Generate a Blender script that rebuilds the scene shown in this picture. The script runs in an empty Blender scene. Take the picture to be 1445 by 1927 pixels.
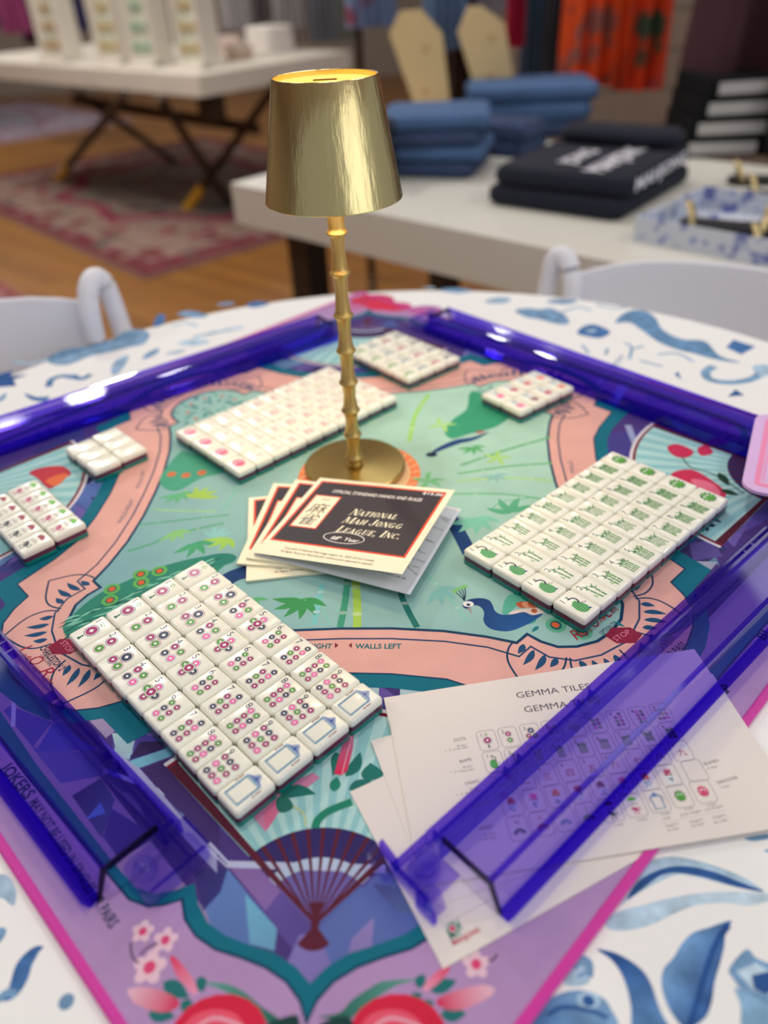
import bpy, bmesh, math, random
import numpy as np
from mathutils import Vector, Matrix
from mathutils.geometry import tessellate_polygon
random.seed(7)
PI = math.pi
S = bpy.context.scene
COL = S.collection
FLOOR = 0.765                      # height of the mat top above the floor, metres
# ------------------------------------------------------------------ camera (mm frame: origin on the mat plane under the lens)
IW, IH, FPX = 1445., 1927., 1448.
CH, PITCH, ROLL = 422.8, math.radians(35.72), math.radians(3.09)
_fw = np.array([0, math.cos(PITCH), -math.sin(PITCH)])
_up = np.array([0, math.sin(PITCH), math.cos(PITCH)])
_rt = np.array([1., 0, 0])
_c, _s = math.cos(ROLL), math.sin(ROLL)
def _ray(px, py):
    a, b = px - IW/2, IH/2 - py
    return _fw*FPX + _rt*(_c*a + _s*b) + _up*(-_s*a + _c*b)
def U(px, py, z=0.):               # photo pixel -> point of the horizontal plane z (mm)
    d = _ray(px, py); return np.array([0, 0, CH]) + d*((z-CH)/d[2])
def AT(px, py, Y):                 # photo pixel -> point at forward distance Y (mm)
    d = _ray(px, py); return np.array([0, 0, CH]) + d*(Y/d[1])
def W(p):                          # mm -> world metres
    return Vector((p[0]*.001, p[1]*.001, p[2]*.001 + FLOOR))
cam = bpy.data.cameras.new('camera'); camo = bpy.data.objects.new('camera', cam); COL.objects.link(camo)
R = _c*_rt - _s*_up; UP = _s*_rt + _c*_up
camo.matrix_world = Matrix(((R[0], UP[0], -_fw[0], 0), (R[1], UP[1], -_fw[1], 0), (R[2], UP[2], -_fw[2], CH*.001+FLOOR), (0, 0, 0, 1)))
cam.sensor_fit = 'VERTICAL'; cam.sensor_height = 36.; cam.sensor_width = 27.; cam.lens = 36.*FPX/IH
cam.clip_start = .02; cam.clip_end = 60
cam.dof.use_dof = True; cam.dof.focus_distance = .575; cam.dof.aperture_fstop = 2.8; cam.dof.aperture_blades = 0
S.camera = camo
# ------------------------------------------------------------------ world, lamps of the shop, added fill panels, exposure
S.view_settings.view_transform = 'Standard'; S.view_settings.look = 'None'
S.view_settings.gamma = 1; S.view_settings.use_curve_mapping = False
S.view_settings.exposure = -1.06
S.cycles.transparent_max_bounces = 32; S.cycles.max_bounces = 12; S.cycles.caustics_reflective = False; S.cycles.caustics_refractive = False
wd = bpy.data.worlds.new('world'); S.world = wd; wd.use_nodes = True
bg = wd.node_tree.nodes['Background']; bg.inputs[0].default_value = (.93, .95, 1, 1); bg.inputs[1].default_value = .6
def area(name, loc, target, size, power, color, shape='DISK', sy=None):
    l = bpy.data.lights.new(name, 'AREA'); l.energy = power; l.color = color; l.shape = shape; l.size = size
    if sy: l.size_y = sy
    o = bpy.data.objects.new(name, l); COL.objects.link(o); o.location = loc
    o.rotation_euler = (Vector(target)-Vector(loc)).to_track_quat('-Z', 'Y').to_euler(); return o
area('storefront_window_light', (2.6, -1.7, 2.0), (.0, .7, .75), 2.6, 42, (.90, .95, 1), 'RECTANGLE', 1.9)
for k, (x, y, e) in enumerate(((-.3, .7, 12), (2.4, 1.2, 16), (-2.9, 1.7, 22), (-1.97, 4.8, 9), (-1.55, 5.5, 7), (-2.3, 4.3, 7), (-3.4, 6.6, 50), (-1.2, 3.6, 44))):
    area('ceiling_spot', (x, y, 2.95), (x, y, 0), .24, e*1.6, (1, .95, .87))
for k, (x, y, e) in enumerate(((.3, -.7, 55), (-2.0, .1, 40), (2.5, .5, 60), (-2.3, 2.8, 60), (.45, 2.95, 60), (2.3, 3.0, 60), (-3.8, 6.2, 70), (-.9, 7.8, 70), (-2.0, 9.2, 40))):
    area('added_fill_panel', (x, y, 2.98), (x, y, 0), 1.1, e*.4, (.98, .985, 1), 'SQUARE')  # unseen square lights added below the ceiling as ambient fill
for x, z in ((.770, 2.41), (1.093, 2.517)): area('wall_spot', (x, 4.58, z), (.2, .9, .77), .10, 4, (1, .96, .9))
# ------------------------------------------------------------------ materials
def lin(v):
    v = v/255.; return v/12.92 if v <= .04045 else ((v+.055)/1.055)**2.4
GAIN = 1.22
def C(r, g, b, k=1.): return (min(.92, lin(r)*GAIN*k), min(.92, lin(g)*GAIN*k), min(.92, lin(b)*GAIN*k), 1.)
MATS = {}
def nodes(name):
    m = bpy.data.materials.new(name); m.use_nodes = True; nt = m.node_tree
    return m, nt, nt.nodes['Principled BSDF']
def mat(name, col, rough=.5, metal=0., spec=.5, noise=0., nscale=20., bump=0., bscale=200., emit=None, es=0., coat=0., sheen=0.):
    if name in MATS: return MATS[name]
    m, nt, p = nodes(name); L = nt.links.new
    p.inputs['Base Color'].default_value = col; p.inputs['Roughness'].default_value = rough
    p.inputs['Metallic'].default_value = metal; p.inputs['Specular IOR Level'].default_value = spec
    p.inputs['Coat Weight'].default_value = coat; p.inputs['Sheen Weight'].default_value = sheen
    if emit: p.inputs['Emission Color'].default_value = emit; p.inputs['Emission Strength'].default_value = es
    tc = nt.nodes.new('ShaderNodeTexCoord')
    if noise:
        n = nt.nodes.new('ShaderNodeTexNoise'); n.inputs['Scale'].default_value = nscale; n.inputs['Detail'].default_value = 4
        L(tc.outputs['Object'], n.inputs['Vector'])
        mx = nt.nodes.new('ShaderNodeMix'); mx.data_type = 'RGBA'; L(n.outputs['Fac'], mx.inputs[0])
        mx.inputs[6].default_value = tuple(c*(1-noise) for c in col[:3])+(1,); mx.inputs[7].default_value = tuple(min(1, c*(1+noise)) for c in col[:3])+(1,)
        L(mx.outputs[2], p.inputs['Base Color'])
    if bump:
        n = nt.nodes.new('ShaderNodeTexNoise'); n.inputs['Scale'].default_value = bscale; n.inputs['Detail'].default_value = 2
        L(tc.outputs['Object'], n.inputs['Vector'])
        b = nt.nodes.new('ShaderNodeBump'); b.inputs['Strength'].default_value = bump; b.inputs['Distance'].default_value = .001
        L(n.outputs['Fac'], b.inputs['Height']); L(b.outputs[0], p.inputs['Normal'])
    MATS[name] = m; return m
def ink(name, rough=.6, spec=.3, noise=.0, nscale=60., bump=0., bscale=900., tone=1.):   # colours of a print, read from the mesh attribute
    m, nt, p = nodes(name); L = nt.links.new
    a = nt.nodes.new('ShaderNodeAttribute'); a.attribute_name = 'Col'
    p.inputs['Roughness'].default_value = rough; p.inputs['Specular IOR Level'].default_value = spec
    out = a.outputs['Color']; tc = nt.nodes.new('ShaderNodeTexCoord')
    if noise:
        n = nt.nodes.new('ShaderNodeTexNoise'); n.inputs['Scale'].default_value = nscale; n.inputs['Detail'].default_value = 5
        L(tc.outputs['Object'], n.inputs['Vector'])
        mr = nt.nodes.new('ShaderNodeMapRange'); mr.inputs[1].default_value = .3; mr.inputs[2].default_value = .7
        mr.inputs[3].default_value = tone*(1-noise); mr.inputs[4].default_value = tone*(1+noise); L(n.outputs['Fac'], mr.inputs[0])
        mx = nt.nodes.new('ShaderNodeVectorMath'); mx.operation = 'SCALE'; L(out, mx.inputs[0]); L(mr.outputs[0], mx.inputs['Scale']); out = mx.outputs[0]
    L(out, p.inputs['Base Color'])
    if bump:
        n = nt.nodes.new('ShaderNodeTexNoise'); n.inputs['Scale'].default_value = bscale
        L(tc.outputs['Object'], n.inputs['Vector'])
        b = nt.nodes.new('ShaderNodeBump'); b.inputs['Strength'].default_value = bump; b.inputs['Distance'].default_value = .0005
        L(n.outputs['Fac'], b.inputs['Height']); L(b.outputs[0], p.inputs['Normal'])
    return m
def acrylic(name, tint, rough=.05):            # thin tinted clear plastic: tinted transmission under a Fresnel gloss
    m = bpy.data.materials.new(name); m.use_nodes = True; nt = m.node_tree; nt.nodes.clear(); L = nt.links.new
    o = nt.nodes.new('ShaderNodeOutputMaterial'); t = nt.nodes.new('ShaderNodeBsdfTransparent'); g = nt.nodes.new('ShaderNodeBsdfGlossy')
    t.inputs[0].default_value = tint; g.inputs['Roughness'].default_value = rough; g.inputs[0].default_value = (.95, .95, 1, 1)
    d = nt.nodes.new('ShaderNodeBsdfTranslucent'); d.inputs[0].default_value = tuple(c*.8 for c in tint[:3])+(1,)
    m1 = nt.nodes.new('ShaderNodeMixShader'); m1.inputs[0].default_value = .06; L(t.outputs[0], m1.inputs[1]); L(d.outputs[0], m1.inputs[2])
    f = nt.nodes.new('ShaderNodeFresnel'); f.inputs[0].default_value = 1.38
    ge = nt.nodes.new('ShaderNodeNewGeometry'); mm = nt.nodes.new('ShaderNodeMath'); mm.operation = 'SUBTRACT'; mm.inputs[0].default_value = 1; L(ge.outputs['Backfacing'], mm.inputs[1])
    m3 = nt.nodes.new('ShaderNodeMath'); m3.operation = 'MULTIPLY'; L(mm.outputs[0], m3.inputs[0]); L(f.outputs[0], m3.inputs[1])   # one gloss per wall: the outer face only
    mx = nt.nodes.new('ShaderNodeMixShader'); L(m3.outputs[0], mx.inputs[0]); L(m1.outputs[0], mx.inputs[1]); L(g.outputs[0], mx.inputs[2]); L(mx.outputs[0], o.inputs[0])
    return m
M_INK = ink('matte_print_ink', .55); M_TILEINK = ink('tile_ink', .3, .5)
M_FABRIC = ink('printed_rubber_fabric', .75, .25, .05, 35., .25, 1500., .88)
M_CLOTHINK = ink('watercolour_cloth_print', .85, .2, .28, 70., .15, 900.)
M_IVORY = mat('ivory_resin', C(238, 231, 214), .22, spec=.5, coat=.3)
M_BURG = mat('burgundy_resin', C(84, 34, 68), .3); M_TEAL = mat('teal_resin', C(10, 124, 114), .3)
M_PAPER = mat('white_card_paper', C(214, 207, 202), .7, spec=.25); M_CREAM = mat('cream_card_stock', C(243, 221, 198), .6, spec=.3)
M_VIOLET = acrylic('violet_clear_acrylic', (.80, .745, .992, 1)); M_DEEP = acrylic('deep_indigo_acrylic', (.46, .34, .945, 1))
# ------------------------------------------------------------------ mesh helpers
def link(o, parent=None):
    COL.objects.link(o)
    if parent is not None: o.parent = parent
    return o
def meshobj(name, v, f, m=None, parent=None, smooth=False, scale=.001):
    me = bpy.data.meshes.new(name); me.from_pydata([(a*scale, b*scale, c*scale) for a, b, c in v], [], f); me.update()
    if m is not None: me.materials.append(m)
    if smooth: me.polygons.foreach_set('use_smooth', [True]*len(me.polygons))
    return link(bpy.data.objects.new(name, me), parent)
def thing(name, label, cat, p=(0, 0, 0), rz=0., group=None):
    o = bpy.data.objects.new(name, None); o.empty_display_size = .02; COL.objects.link(o)
    o.location = W(p); o.rotation_euler = (0, 0, rz); return tag(o, label, cat, group)
def tag(o, label, cat, group=None, kind=None):
    o['label'] = label; o['category'] = cat
    if group: o['group'] = group
    if kind: o['kind'] = kind
    return o
def smooth(o, ang=40):
    me = o.data; me.polygons.foreach_set('use_smooth', [True]*len(me.polygons))
    try: me.set_sharp_from_angle(angle=math.radians(ang))
    except Exception: pass
    return o
class MB:                                      # collects shapes into ONE mesh
    def __init__(s): s.v = []; s.f = []
    def add(s, v, f):
        n = len(s.v); s.v += [tuple(map(float, p)) for p in v]; s.f += [tuple(i+n for i in q) for q in f]; return s
    def box(s, a, b):
        x0, y0, z0 = a; x1, y1, z1 = b
        return s.add([(x0, y0, z0), (x1, y0, z0), (x1, y1, z0), (x0, y1, z0), (x0, y0, z1), (x1, y0, z1), (x1, y1, z1), (x0, y1, z1)],
                     [(3, 2, 1, 0), (4, 5, 6, 7), (0, 1, 5, 4), (1, 2, 6, 5), (2, 3, 7, 6), (3, 0, 4, 7)])
    def loft(s, rings, cap=True):              # rings: lists of equally many points
        n = len(rings[0]); v = [p for r in rings for p in r]; f = []
        for k in range(len(rings)-1):
            for i in range(n):
                j = (i+1) % n; f.append((k*n+i, k*n+j, (k+1)*n+j, (k+1)*n+i))
        if cap: f.append(tuple(range(n-1, -1, -1))); f.append(tuple((len(rings)-1)*n+i for i in range(n)))
        return s.add(v, f)
    def prism_x(s, prof, x0, x1):              # profile in (y,z) drawn out along x
        return s.loft([[(x0, a, b) for a, b in prof], [(x1, a, b) for a, b in prof]])
    def tube(s, pts, r, n=10, cap=True):
        pts = [np.array(p, float) for p in pts]; rr = r if isinstance(r, (list, tuple)) else [r]*len(pts); rings = []
        for i, p in enumerate(pts):
            t = pts[min(i+1, len(pts)-1)]-pts[max(i-1, 0)]; t /= np.linalg.norm(t)+1e-9
            a = np.array([0, 0, 1.]) if abs(t[2]) < .9 else np.array([1., 0, 0])
            u = np.cross(t, a); u /= np.linalg.norm(u); w = np.cross(t, u)
            rings.append([tuple(p+rr[i]*(math.cos(2*PI*k/n)*u+math.sin(2*PI*k/n)*w)) for k in range(n)])
        return s.loft(rings, cap)
    def lathe(s, prof, n=48, c=(0, 0), cap=True):
        return s.loft([[(c[0]+r*math.cos(2*PI*k/n), c[1]+r*math.sin(2*PI*k/n), z) for k in range(n)] for r, z in prof], cap)
    def build(s, name, m, parent=None, sm=None, scale=.001):
        o = meshobj(name, s.v, s.f, m, parent, False, scale)
        if sm: smooth(o, sm)
        return o
def rrect(w, h, r, n=4):
    o = []
    for cx, cy, a0 in ((w/2-r, h/2-r, 0), (-w/2+r, h/2-r, 90), (-w/2+r, -h/2+r, 180), (w/2-r, -h/2+r, 270)):
        for k in range(n+1):
            a = math.radians(a0+90*k/n); o.append((cx+r*math.cos(a), cy+r*math.sin(a)))
    return o
def rslab(w, h, r, rings, n=4):                # rings: (inset, z)
    b = MB(); b.loft([[(x, y, z) for x, y in rrect(w-2*i, h-2*i, max(r-i, .3), n)] for i, z in rings]); return b
# ------------------------------------------------------------------ flat print: coloured polygons laid in thin layers
_tx = {}
def textmesh(s, shear=0., bold=0.):
    k = (s, shear, bold)
    if k not in _tx:
        c = bpy.data.curves.new('t', 'FONT'); c.body = s; c.size = 1; c.shear = shear; c.offset = bold; c.resolution_u = 2; c.fill_mode = 'FRONT'
        o = bpy.data.objects.new('t', c); COL.objects.link(o); dg = bpy.context.evaluated_depsgraph_get(); dg.update()
        me = o.evaluated_get(dg).to_mesh(); me.calc_loop_triangles()
        v = [(p.co.x, p.co.y) for p in me.vertices]; t = [tuple(q.vertices) for q in me.loop_triangles]
        bpy.data.objects.remove(o); bpy.data.curves.remove(c)
        x0 = min(p[0] for p in v); x1 = max(p[0] for p in v); _tx[k] = ([(a-x0, b) for a, b in v], t, x1-x0)
    return _tx[k]
def spline(P, n=5, closed=False):
    P = [np.array(p, float) for p in P]; m = len(P); o = []
    for i in range(m if closed else m-1):
        g = lambda k: P[k % m] if closed else P[max(0, min(m-1, k))]
        a, b, c, d = g(i-1), g(i), g(i+1), g(i+2)
        for k in range(n):
            t = k/n; o.append(tuple(.5*(2*b+(c-a)*t+(2*a-5*b+4*c-d)*t*t+(3*b-a-3*c+d)*t**3)))
    if not closed: o.append(tuple(P[-1]))
    return o
class Art:
    def __init__(s): s.it = []
    def tris(s, v, t, c, l=0):
        n = len(v); t = [q for q in t if max(q) < n]
        s.it.append((l, [(float(p[0]), float(p[1])) for p in v], t, c)); return s
    def poly(s, p, c, l=0):
        p = [(float(q[0]), float(q[1])) for q in p]
        return s.tris(p, [tuple(t) for t in tessellate_polygon([[Vector((x, y, 0)) for x, y in p]])], c, l)
    def blob(s, p, c, l=0, n=4): return s.poly(spline(p, n, True), c, l)
    def line(s, P, w, c, l=0, closed=False, taper=False):
        P = [np.array(p[:2], float) for p in P]; m = len(P); v = []; t = []
        for i in range(m):
            a = P[(i-1) % m] if closed else P[max(i-1, 0)]; b = P[(i+1) % m] if closed else P[min(i+1, m-1)]
            d = b-a; d = d/(np.linalg.norm(d)+1e-9); q = np.array([-d[1], d[0]])
            d0 = P[i]-a; d1 = b-P[i]; l0 = np.linalg.norm(d0); l1 = np.linalg.norm(d1)
            mi = 1.
            if l0 > 1e-9 and l1 > 1e-9: mi = min(2., 1/max(.4, math.sqrt(max(0., (1+float(d0@d1)/(l0*l1))/2))))
            ww = w*mi*(math.sin(PI*(i+.15)/(m-.7)) if taper else 1)
            v += [P[i]+q*ww/2, P[i]-q*ww/2]
        for i in range(m if closed else m-1):
            a, b, e, f = 2*i, 2*i+1, (2*i+2) % (2*m), (2*i+3) % (2*m); t += [(a, b, f), (a, f, e)]
        return s.tris(v, t, c, l)
    def curve(s, P, w, c, l=0, taper=False, n=5): return s.line(spline(P, n), w, c, l, False, taper)
    def ell(s, x, y, rx, ry, c, l=0, rot=0., n=18):
        k, h = math.cos(rot), math.sin(rot)
        v = [(x+rx*math.cos(2*PI*i/n)*k-ry*math.sin(2*PI*i/n)*h, y+rx*math.cos(2*PI*i/n)*h+ry*math.sin(2*PI*i/n)*k) for i in range(n)]
        return s.tris(v, [(0, i, i+1) for i in range(1, n-1)], c, l)
    def rect(s, x, y, w, h, c, l=0): return s.tris([(x-w/2, y-h/2), (x+w/2, y-h/2), (x+w/2, y+h/2), (x-w/2, y+h/2)], [(0, 1, 2), (0, 2, 3)], c, l)
    def frame(s, x, y, w, h, t, c, l=0, r=0):
        p = rrect(w, h, r, 3) if r else [(-w/2, -h/2), (w/2, -h/2), (w/2, h/2), (-w/2, h/2)]
        return s.line([(x+a, y+b) for a, b in p], t, c, l, True)
    def leaf(s, a, b, w, c, l=0, bend=0.):
        a = np.array(a[:2], float); b = np.array(b[:2], float); d = b-a; q = np.array([-d[1], d[0]]); L = np.linalg.norm(d)+1e-9; q = q/L; n = 7; up = []; dn = []
        for i in range(n+1):
            t = i/n; m = a+d*t+q*bend*L*math.sin(PI*t); h = w/2*math.sin(PI*min(1, t**.8)); up.append(m+q*h); dn.append(m-q*h)
        v = up+dn; t = []
        for i in range(n): t += [(i, i+1, n+2+i), (i, n+2+i, n+1+i)]
        return s.tris(v, t, c, l)
    def text(s, st, p0, p1, h, c, l=0, shear=0., bold=0.):   # fits the width between p0 and p1, h = cap height
        v, t, w = textmesh(st, shear, bold); p0 = np.array(p0[:2], float); p1 = np.array(p1[:2], float); d = p1-p0; q = np.array([-d[1], d[0]])/(np.linalg.norm(d)+1e-9)
        return s.tris([p0+d*(a/w)+q*(b*h/.73) for a, b in v], t, c, l)
    def textc(s, st, x, y, h, c, l=0, shear=0., bold=0., rot=0., sx=1.):
        v, t, w = textmesh(st, shear, bold); k = h/.73*sx; d = np.array([math.cos(rot), math.sin(rot)])*w*k/2; o = np.array([x, y])
        return s.text(st, o-d, o+d, h, c, l, shear, bold)
    def sub(s, a, f, l=0):
        for (k, v, t, c) in a.it: s.it.append((k+l, [tuple(f(p)) for p in v], t, c))
        return s
    def build(s, name, m, parent=None, z=.02, dz=.03, obj=True):
        V = []; F = []; K = []
        cnt = {}
        for (l, v, t, c) in s.it:
            cnt[l] = k_ = cnt.get(l, 0)+1; zz = (z+dz*(l+.9*(k_ % 40)/40))*.001
            n = len(V); V += [(x*.001, y*.001, zz) for x, y in v]
            for q in t:
                (ax, ay), (bx, by), (cx, cy) = v[q[0]], v[q[1]], v[q[2]]
                F.append(tuple(i+n for i in (q if (bx-ax)*(cy-ay)-(by-ay)*(cx-ax) > 0 else q[::-1])))
            for p in v: K += list(c(p) if callable(c) else c)
        me = bpy.data.meshes.new(name); me.from_pydata(V, [], F); me.update()
        a = me.color_attributes.new('Col', 'FLOAT_COLOR', 'POINT'); a.data.foreach_set('color', K); me.materials.append(m)
        return link(bpy.data.objects.new(name, me), parent) if obj else me
def mixc(a, b, t): t = max(0, min(1, t)); return tuple(a[i]*(1-t)+b[i]*t for i in range(4))
def grad(p0, p1, a, b):                        # printed colour blend from p0 to p1
    p0 = np.array(p0[:2], float); d = np.array(p1[:2], float)-p0; L = float(d@d)+1e-9
    return lambda p: mixc(a, b, float((np.array(p)-p0)@d)/L)
NAVY = C(18, 42, 78); MAG = C(150, 24, 98); PINK = C(222, 92, 160); GRN = C(66, 140, 40); DKG = C(20, 92, 70); MAR = C(120, 22, 48)
WHITE = C(246, 243, 236); BLUE = C(60, 105, 160)
# ------------------------------------------------------------------ tile faces (tile frame, mm: x right, y up)
def coin(a, x, y, r, c, rim=NAVY, l=1):
    a.ell(x, y, r, r, rim, l, 0, 20); a.ell(x, y, r*.9, r*.9, WHITE, l+1, 0, 20); a.ell(x, y, r*.78, r*.78, c, l+2, 0, 20)
    q = r*.34; a.poly([(x-q, y), (x, y-q), (x+q, y), (x, y+q)], C(252, 246, 240), l+3)
def number(a, n, c=NAVY): a.textc(n, -6.1, 6.6, 5.6, c, 1)
def dots(n):
    a = Art(); number(a, str(n))
    g6 = [MAG, GRN, NAVY, PINK]
    if n == 1:
        coin(a, 0, -.2, 5.9, MAG)
        for k in range(5): a.ell(.4+2*math.cos(k*1.26), 9.3+1.8*math.sin(k*1.26), .9, .55, GRN, 1, k*1.26, 8)
        a.line([(0, 7.6), (0, 11)], .5, GRN, 1)
        a.ell(-.2, -7.6, 1, 1, DKG, 1, 0, 10); a.poly([(-.7, -8), (.3, -8), (1.6, -11.8), (-2, -11.8)], DKG, 1)
    elif n == 2: coin(a, 0, 4.9, 4.6, MAG, NAVY); coin(a, 0, -5.2, 4.6, GRN, MAG)
    elif n == 3: coin(a, 1.2, 4.6, 5.1, NAVY, MAR); coin(a, -4, -3.6, 4.2, MAG, NAVY, 5); coin(a, 4.6, -4.6, 4.2, GRN, MAG, 9)
    elif n == 4:
        for x, y, c, q in ((-3.9, 4, MAG, NAVY), (4.1, 4, GRN, MAG), (-3.9, -4.6, NAVY, MAR), (4.1, -4.6, PINK, BLUE)): coin(a, x, y, 3.7, c, q)
    elif n == 5:
        for x, y, c, q in ((0, 5.2, PINK, BLUE), (5.2, -.6, NAVY, MAR), (0, -6.4, MAG, NAVY), (-5.2, -.6, GRN, MAG)): coin(a, x, y, 3.6, c, q)
        coin(a, 0, -.6, 4.6, MAG, GRN, 5)
    else:
        P = {6: [(x, y) for y in (4.6, -1.6, -7.8) for x in (-2.9, 3.4)], 7: [(4.6, 8.6)]+[(x, y) for y in (3.4, -2.6, -8.6) for x in (-1.8, 4.6)],
             8: [(x, y) for y in (7.2, 1.5, -4.2, -9.9) for x in (-1.4, 4.8)], 9: [(x, y) for y in (4.5, -2.4, -9.3) for x in (-5.6, 0, 5.6)]}[n]
        cs = [(MAG, NAVY), (GRN, MAG), (NAVY, MAR), (PINK, NAVY), (MAG, GRN)]
        for i, (x, y) in enumerate(P): coin(a, x, y, 2.85, *cs[(i*3+n) % 5])
    return a
def soap():
    a = Art(); b = C(70, 130, 165)
    a.frame(0, -2.6, 12.6, 17, .8, b, 1); a.frame(0, -2.6, 10.9, 15.3, .35, b, 1)
    for y in (-10, -5, 0, 5): a.line([(-6.9, y), (-5.6, y)], .5, b, 2); a.line([(5.6, y), (6.9, y)], .5, b, 2)
    d = C(45, 75, 150)
    a.poly(spline([(-8.2, 6.4), (-5.6, 7.2), (-3.2, 8.8), (-1.6, 11), (0, 11.8), (1.6, 11), (3.2, 8.8), (5.6, 7.2), (8.2, 6.4)], 3)+[(0, 6.9)], d, 1)
    for k in range(-3, 4):
        if k: a.curve([(k*.35, 11.2), (k*.9, 9), (k*2.1, 7)], .3, C(190, 205, 235), 2, n=3)
    a.line([(-7.6, 6.6), (7.6, 6.6)], .5, C(150, 180, 215), 2)
    for x in (-8.4, 8.4): a.line([(x, -1.6), (x, 5.2)], .75, MAR, 1); a.line([(x, .4), (x, .9)], .9, WHITE, 2)
    return a
def bams(n):
    a = Art(); number(a, str(n), C(40, 55, 50)); dk = C(25, 80, 62); lt = C(122, 176, 92)
    if n == 1:
        a.poly(spline([(-1.5, 3.4), (-4.6, .5), (-5.8, -4), (-4.6, -8.6), (-.5, -10.8), (3.6, -9), (4.2, -4.5), (3, 0), (1.4, 3)], 4, True), C(62, 150, 74), 1)
        for r in range(6):
            for k in range(5):
                x = -4.4+k*1.9+(r % 2)*.8; y = 1-r*1.9
                if -5.3 < x < 3.6: a.ell(x, y, .75, .8, DKG, 2, 0, 8); a.ell(x, y+.15, .45, .5, C(140, 205, 130), 3, 0, 8)
        a.curve([(1.6, -.5), (3.6, 2.4), (3, 5.6), (.8, 7), (-.6, 7.6)], 1.15, C(16, 34, 66), 4); a.ell(-.6, 7.5, 1, .85, C(16, 34, 66), 4, 0, 10); a.line([(-1.3, 7.4), (-2.5, 6.9)], .4, C(16, 34, 66), 4)
        for k in (-.9, 0, .9): a.line([(-.6+k*.3, 8), (-.4+k, 10)], .25, NAVY, 4); a.ell(-.4+k, 10.1, .4, .4, GRN, 5, 0, 6)
        a.line([(3.6, -1), (6.6, -3.2)], .5, C(60, 40, 70), 1); a.line([(6.6, -3.2), (7.4, -2.2)], .4, C(60, 40, 70), 1); a.ell(3.4, -9.6, 1.3, .9, C(30, 80, 130), 4, -.6, 8)
        return a
    xs = {2: [-1.4, 2.2], 3: [-2.6, .4, 3.2], 4: [-3.4, -.9, 1.6, 4], 5: [-4.4, -2, .3, 2.6, 4.8]}.get(n) or [-5+10.2*k/(n-1) for k in range(n)]
    rnd = random.Random(n)
    for i, x in enumerate(xs):
        top = 6.8+rnd.uniform(-1.6, 1.2)-(i % 2)*1.5; bot = -10.6+(rnd.uniform(0, 3.6) if n > 5 else rnd.uniform(0, .8))
        w = 1.6 if n < 4 else 1.35 if n < 6 else 1.05; x1 = x+(rnd.uniform(-.5, .5) if n < 6 else 0)
        if n == 2: x1 = x-1.6 if i == 0 else x+.4
        m = max(2, int((top-bot)/4.6)); 
        for k in range(m):
            y0 = bot+(top-bot)*k/m; y1 = bot+(top-bot)*(k+1)/m-.45; f0 = (y0-bot)/(top-bot); f1 = (y1-bot)/(top-bot)
            p = (x+(x1-x)*f0, y0); q = (x+(x1-x)*f1, y1); a.line([p, q], w, dk if (i+k) % 3 else C(54, 120, 72), 1); a.line([(p[0]+w*.18, p[1]), (q[0]+w*.18, q[1])], w*.45, lt, 2)
        for k in range(3 if n < 6 else 2):
            s_ = 1 if (i+k) % 2 else -1; y0 = top-1-k*2.1; a.leaf((x1, y0), (x1+s_*rnd.uniform(2, 3.6), y0+rnd.uniform(.8, 2.8)), .9, DKG if k % 2 else C(88, 150, 84), 3)
    if n in (2, 3, 6, 7, 9): a.leaf((-4.4, -5), (-6.4, -7), .9, lt, 3); a.leaf((-4.4, -5), (-5.9, -3.6), .9, C(88, 150, 84), 3); a.leaf((-4.4, -5), (-4.2, -7.6), .8, lt, 3)
    return a
def crak(n):
    a = Art(); number(a, str(n), C(110, 92, 110)); a.textc('一二三四五六七八九'[n-1], .6, -6.4, 8.2, C(168, 34, 84), 1); return a
def dragon(c1, c2, c3):
    a = Art(); P = []
    for k in range(22):
        t = 2*PI*k/22; r = 8.1 if k % 2 else 5.9; P.append((r*.92*math.cos(t), r*1.05*math.sin(t)))
    a.poly(P, c1, 1); a.ell(0, .2, 5.4, 6, c2, 2)
    for s_ in (-1, 1):
        a.leaf((s_*.8, 1), (s_*4.4, 5.8), 2, c1, 3); a.ell(s_*2.1, 2.2, 1.5, 1.3, WHITE, 4, 0, 10); a.ell(s_*2, 2.1, .7, .7, NAVY, 5, 0, 8)
        a.leaf((s_*1.2, -2.4), (s_*5.2, -5.2), 1.7, c3, 3); a.ell(s_*1.3, -1, .6, .45, c1, 4, 0, 8)
    a.line([(-2.8, -3.2), (0, -4.1), (2.8, -3.2)], .8, c1, 4); a.ell(0, -.4, 1.2, 1.7, c3, 3, 0, 10)
    return a
def fan_icon(a, x, y, r, c, l=1):
    for k in range(9):
        t = PI*(.08+.84*k/8); t0 = t-.15; t1 = t+.15
        a.poly([(x+r*.25*math.cos(t), y+r*.25*math.sin(t)), (x+r*math.cos(t0), y+r*math.sin(t0)), (x+r*1.05*math.cos(t), y+r*1.05*math.sin(t)), (x+r*math.cos(t1), y+r*math.sin(t1))], c, l)
def wind(ch, c):
    a = Art(); a.textc(ch, 0, 6, 4.6, c, 1); fan_icon(a, 0, -7.6, 7.4, c); return a
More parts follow.
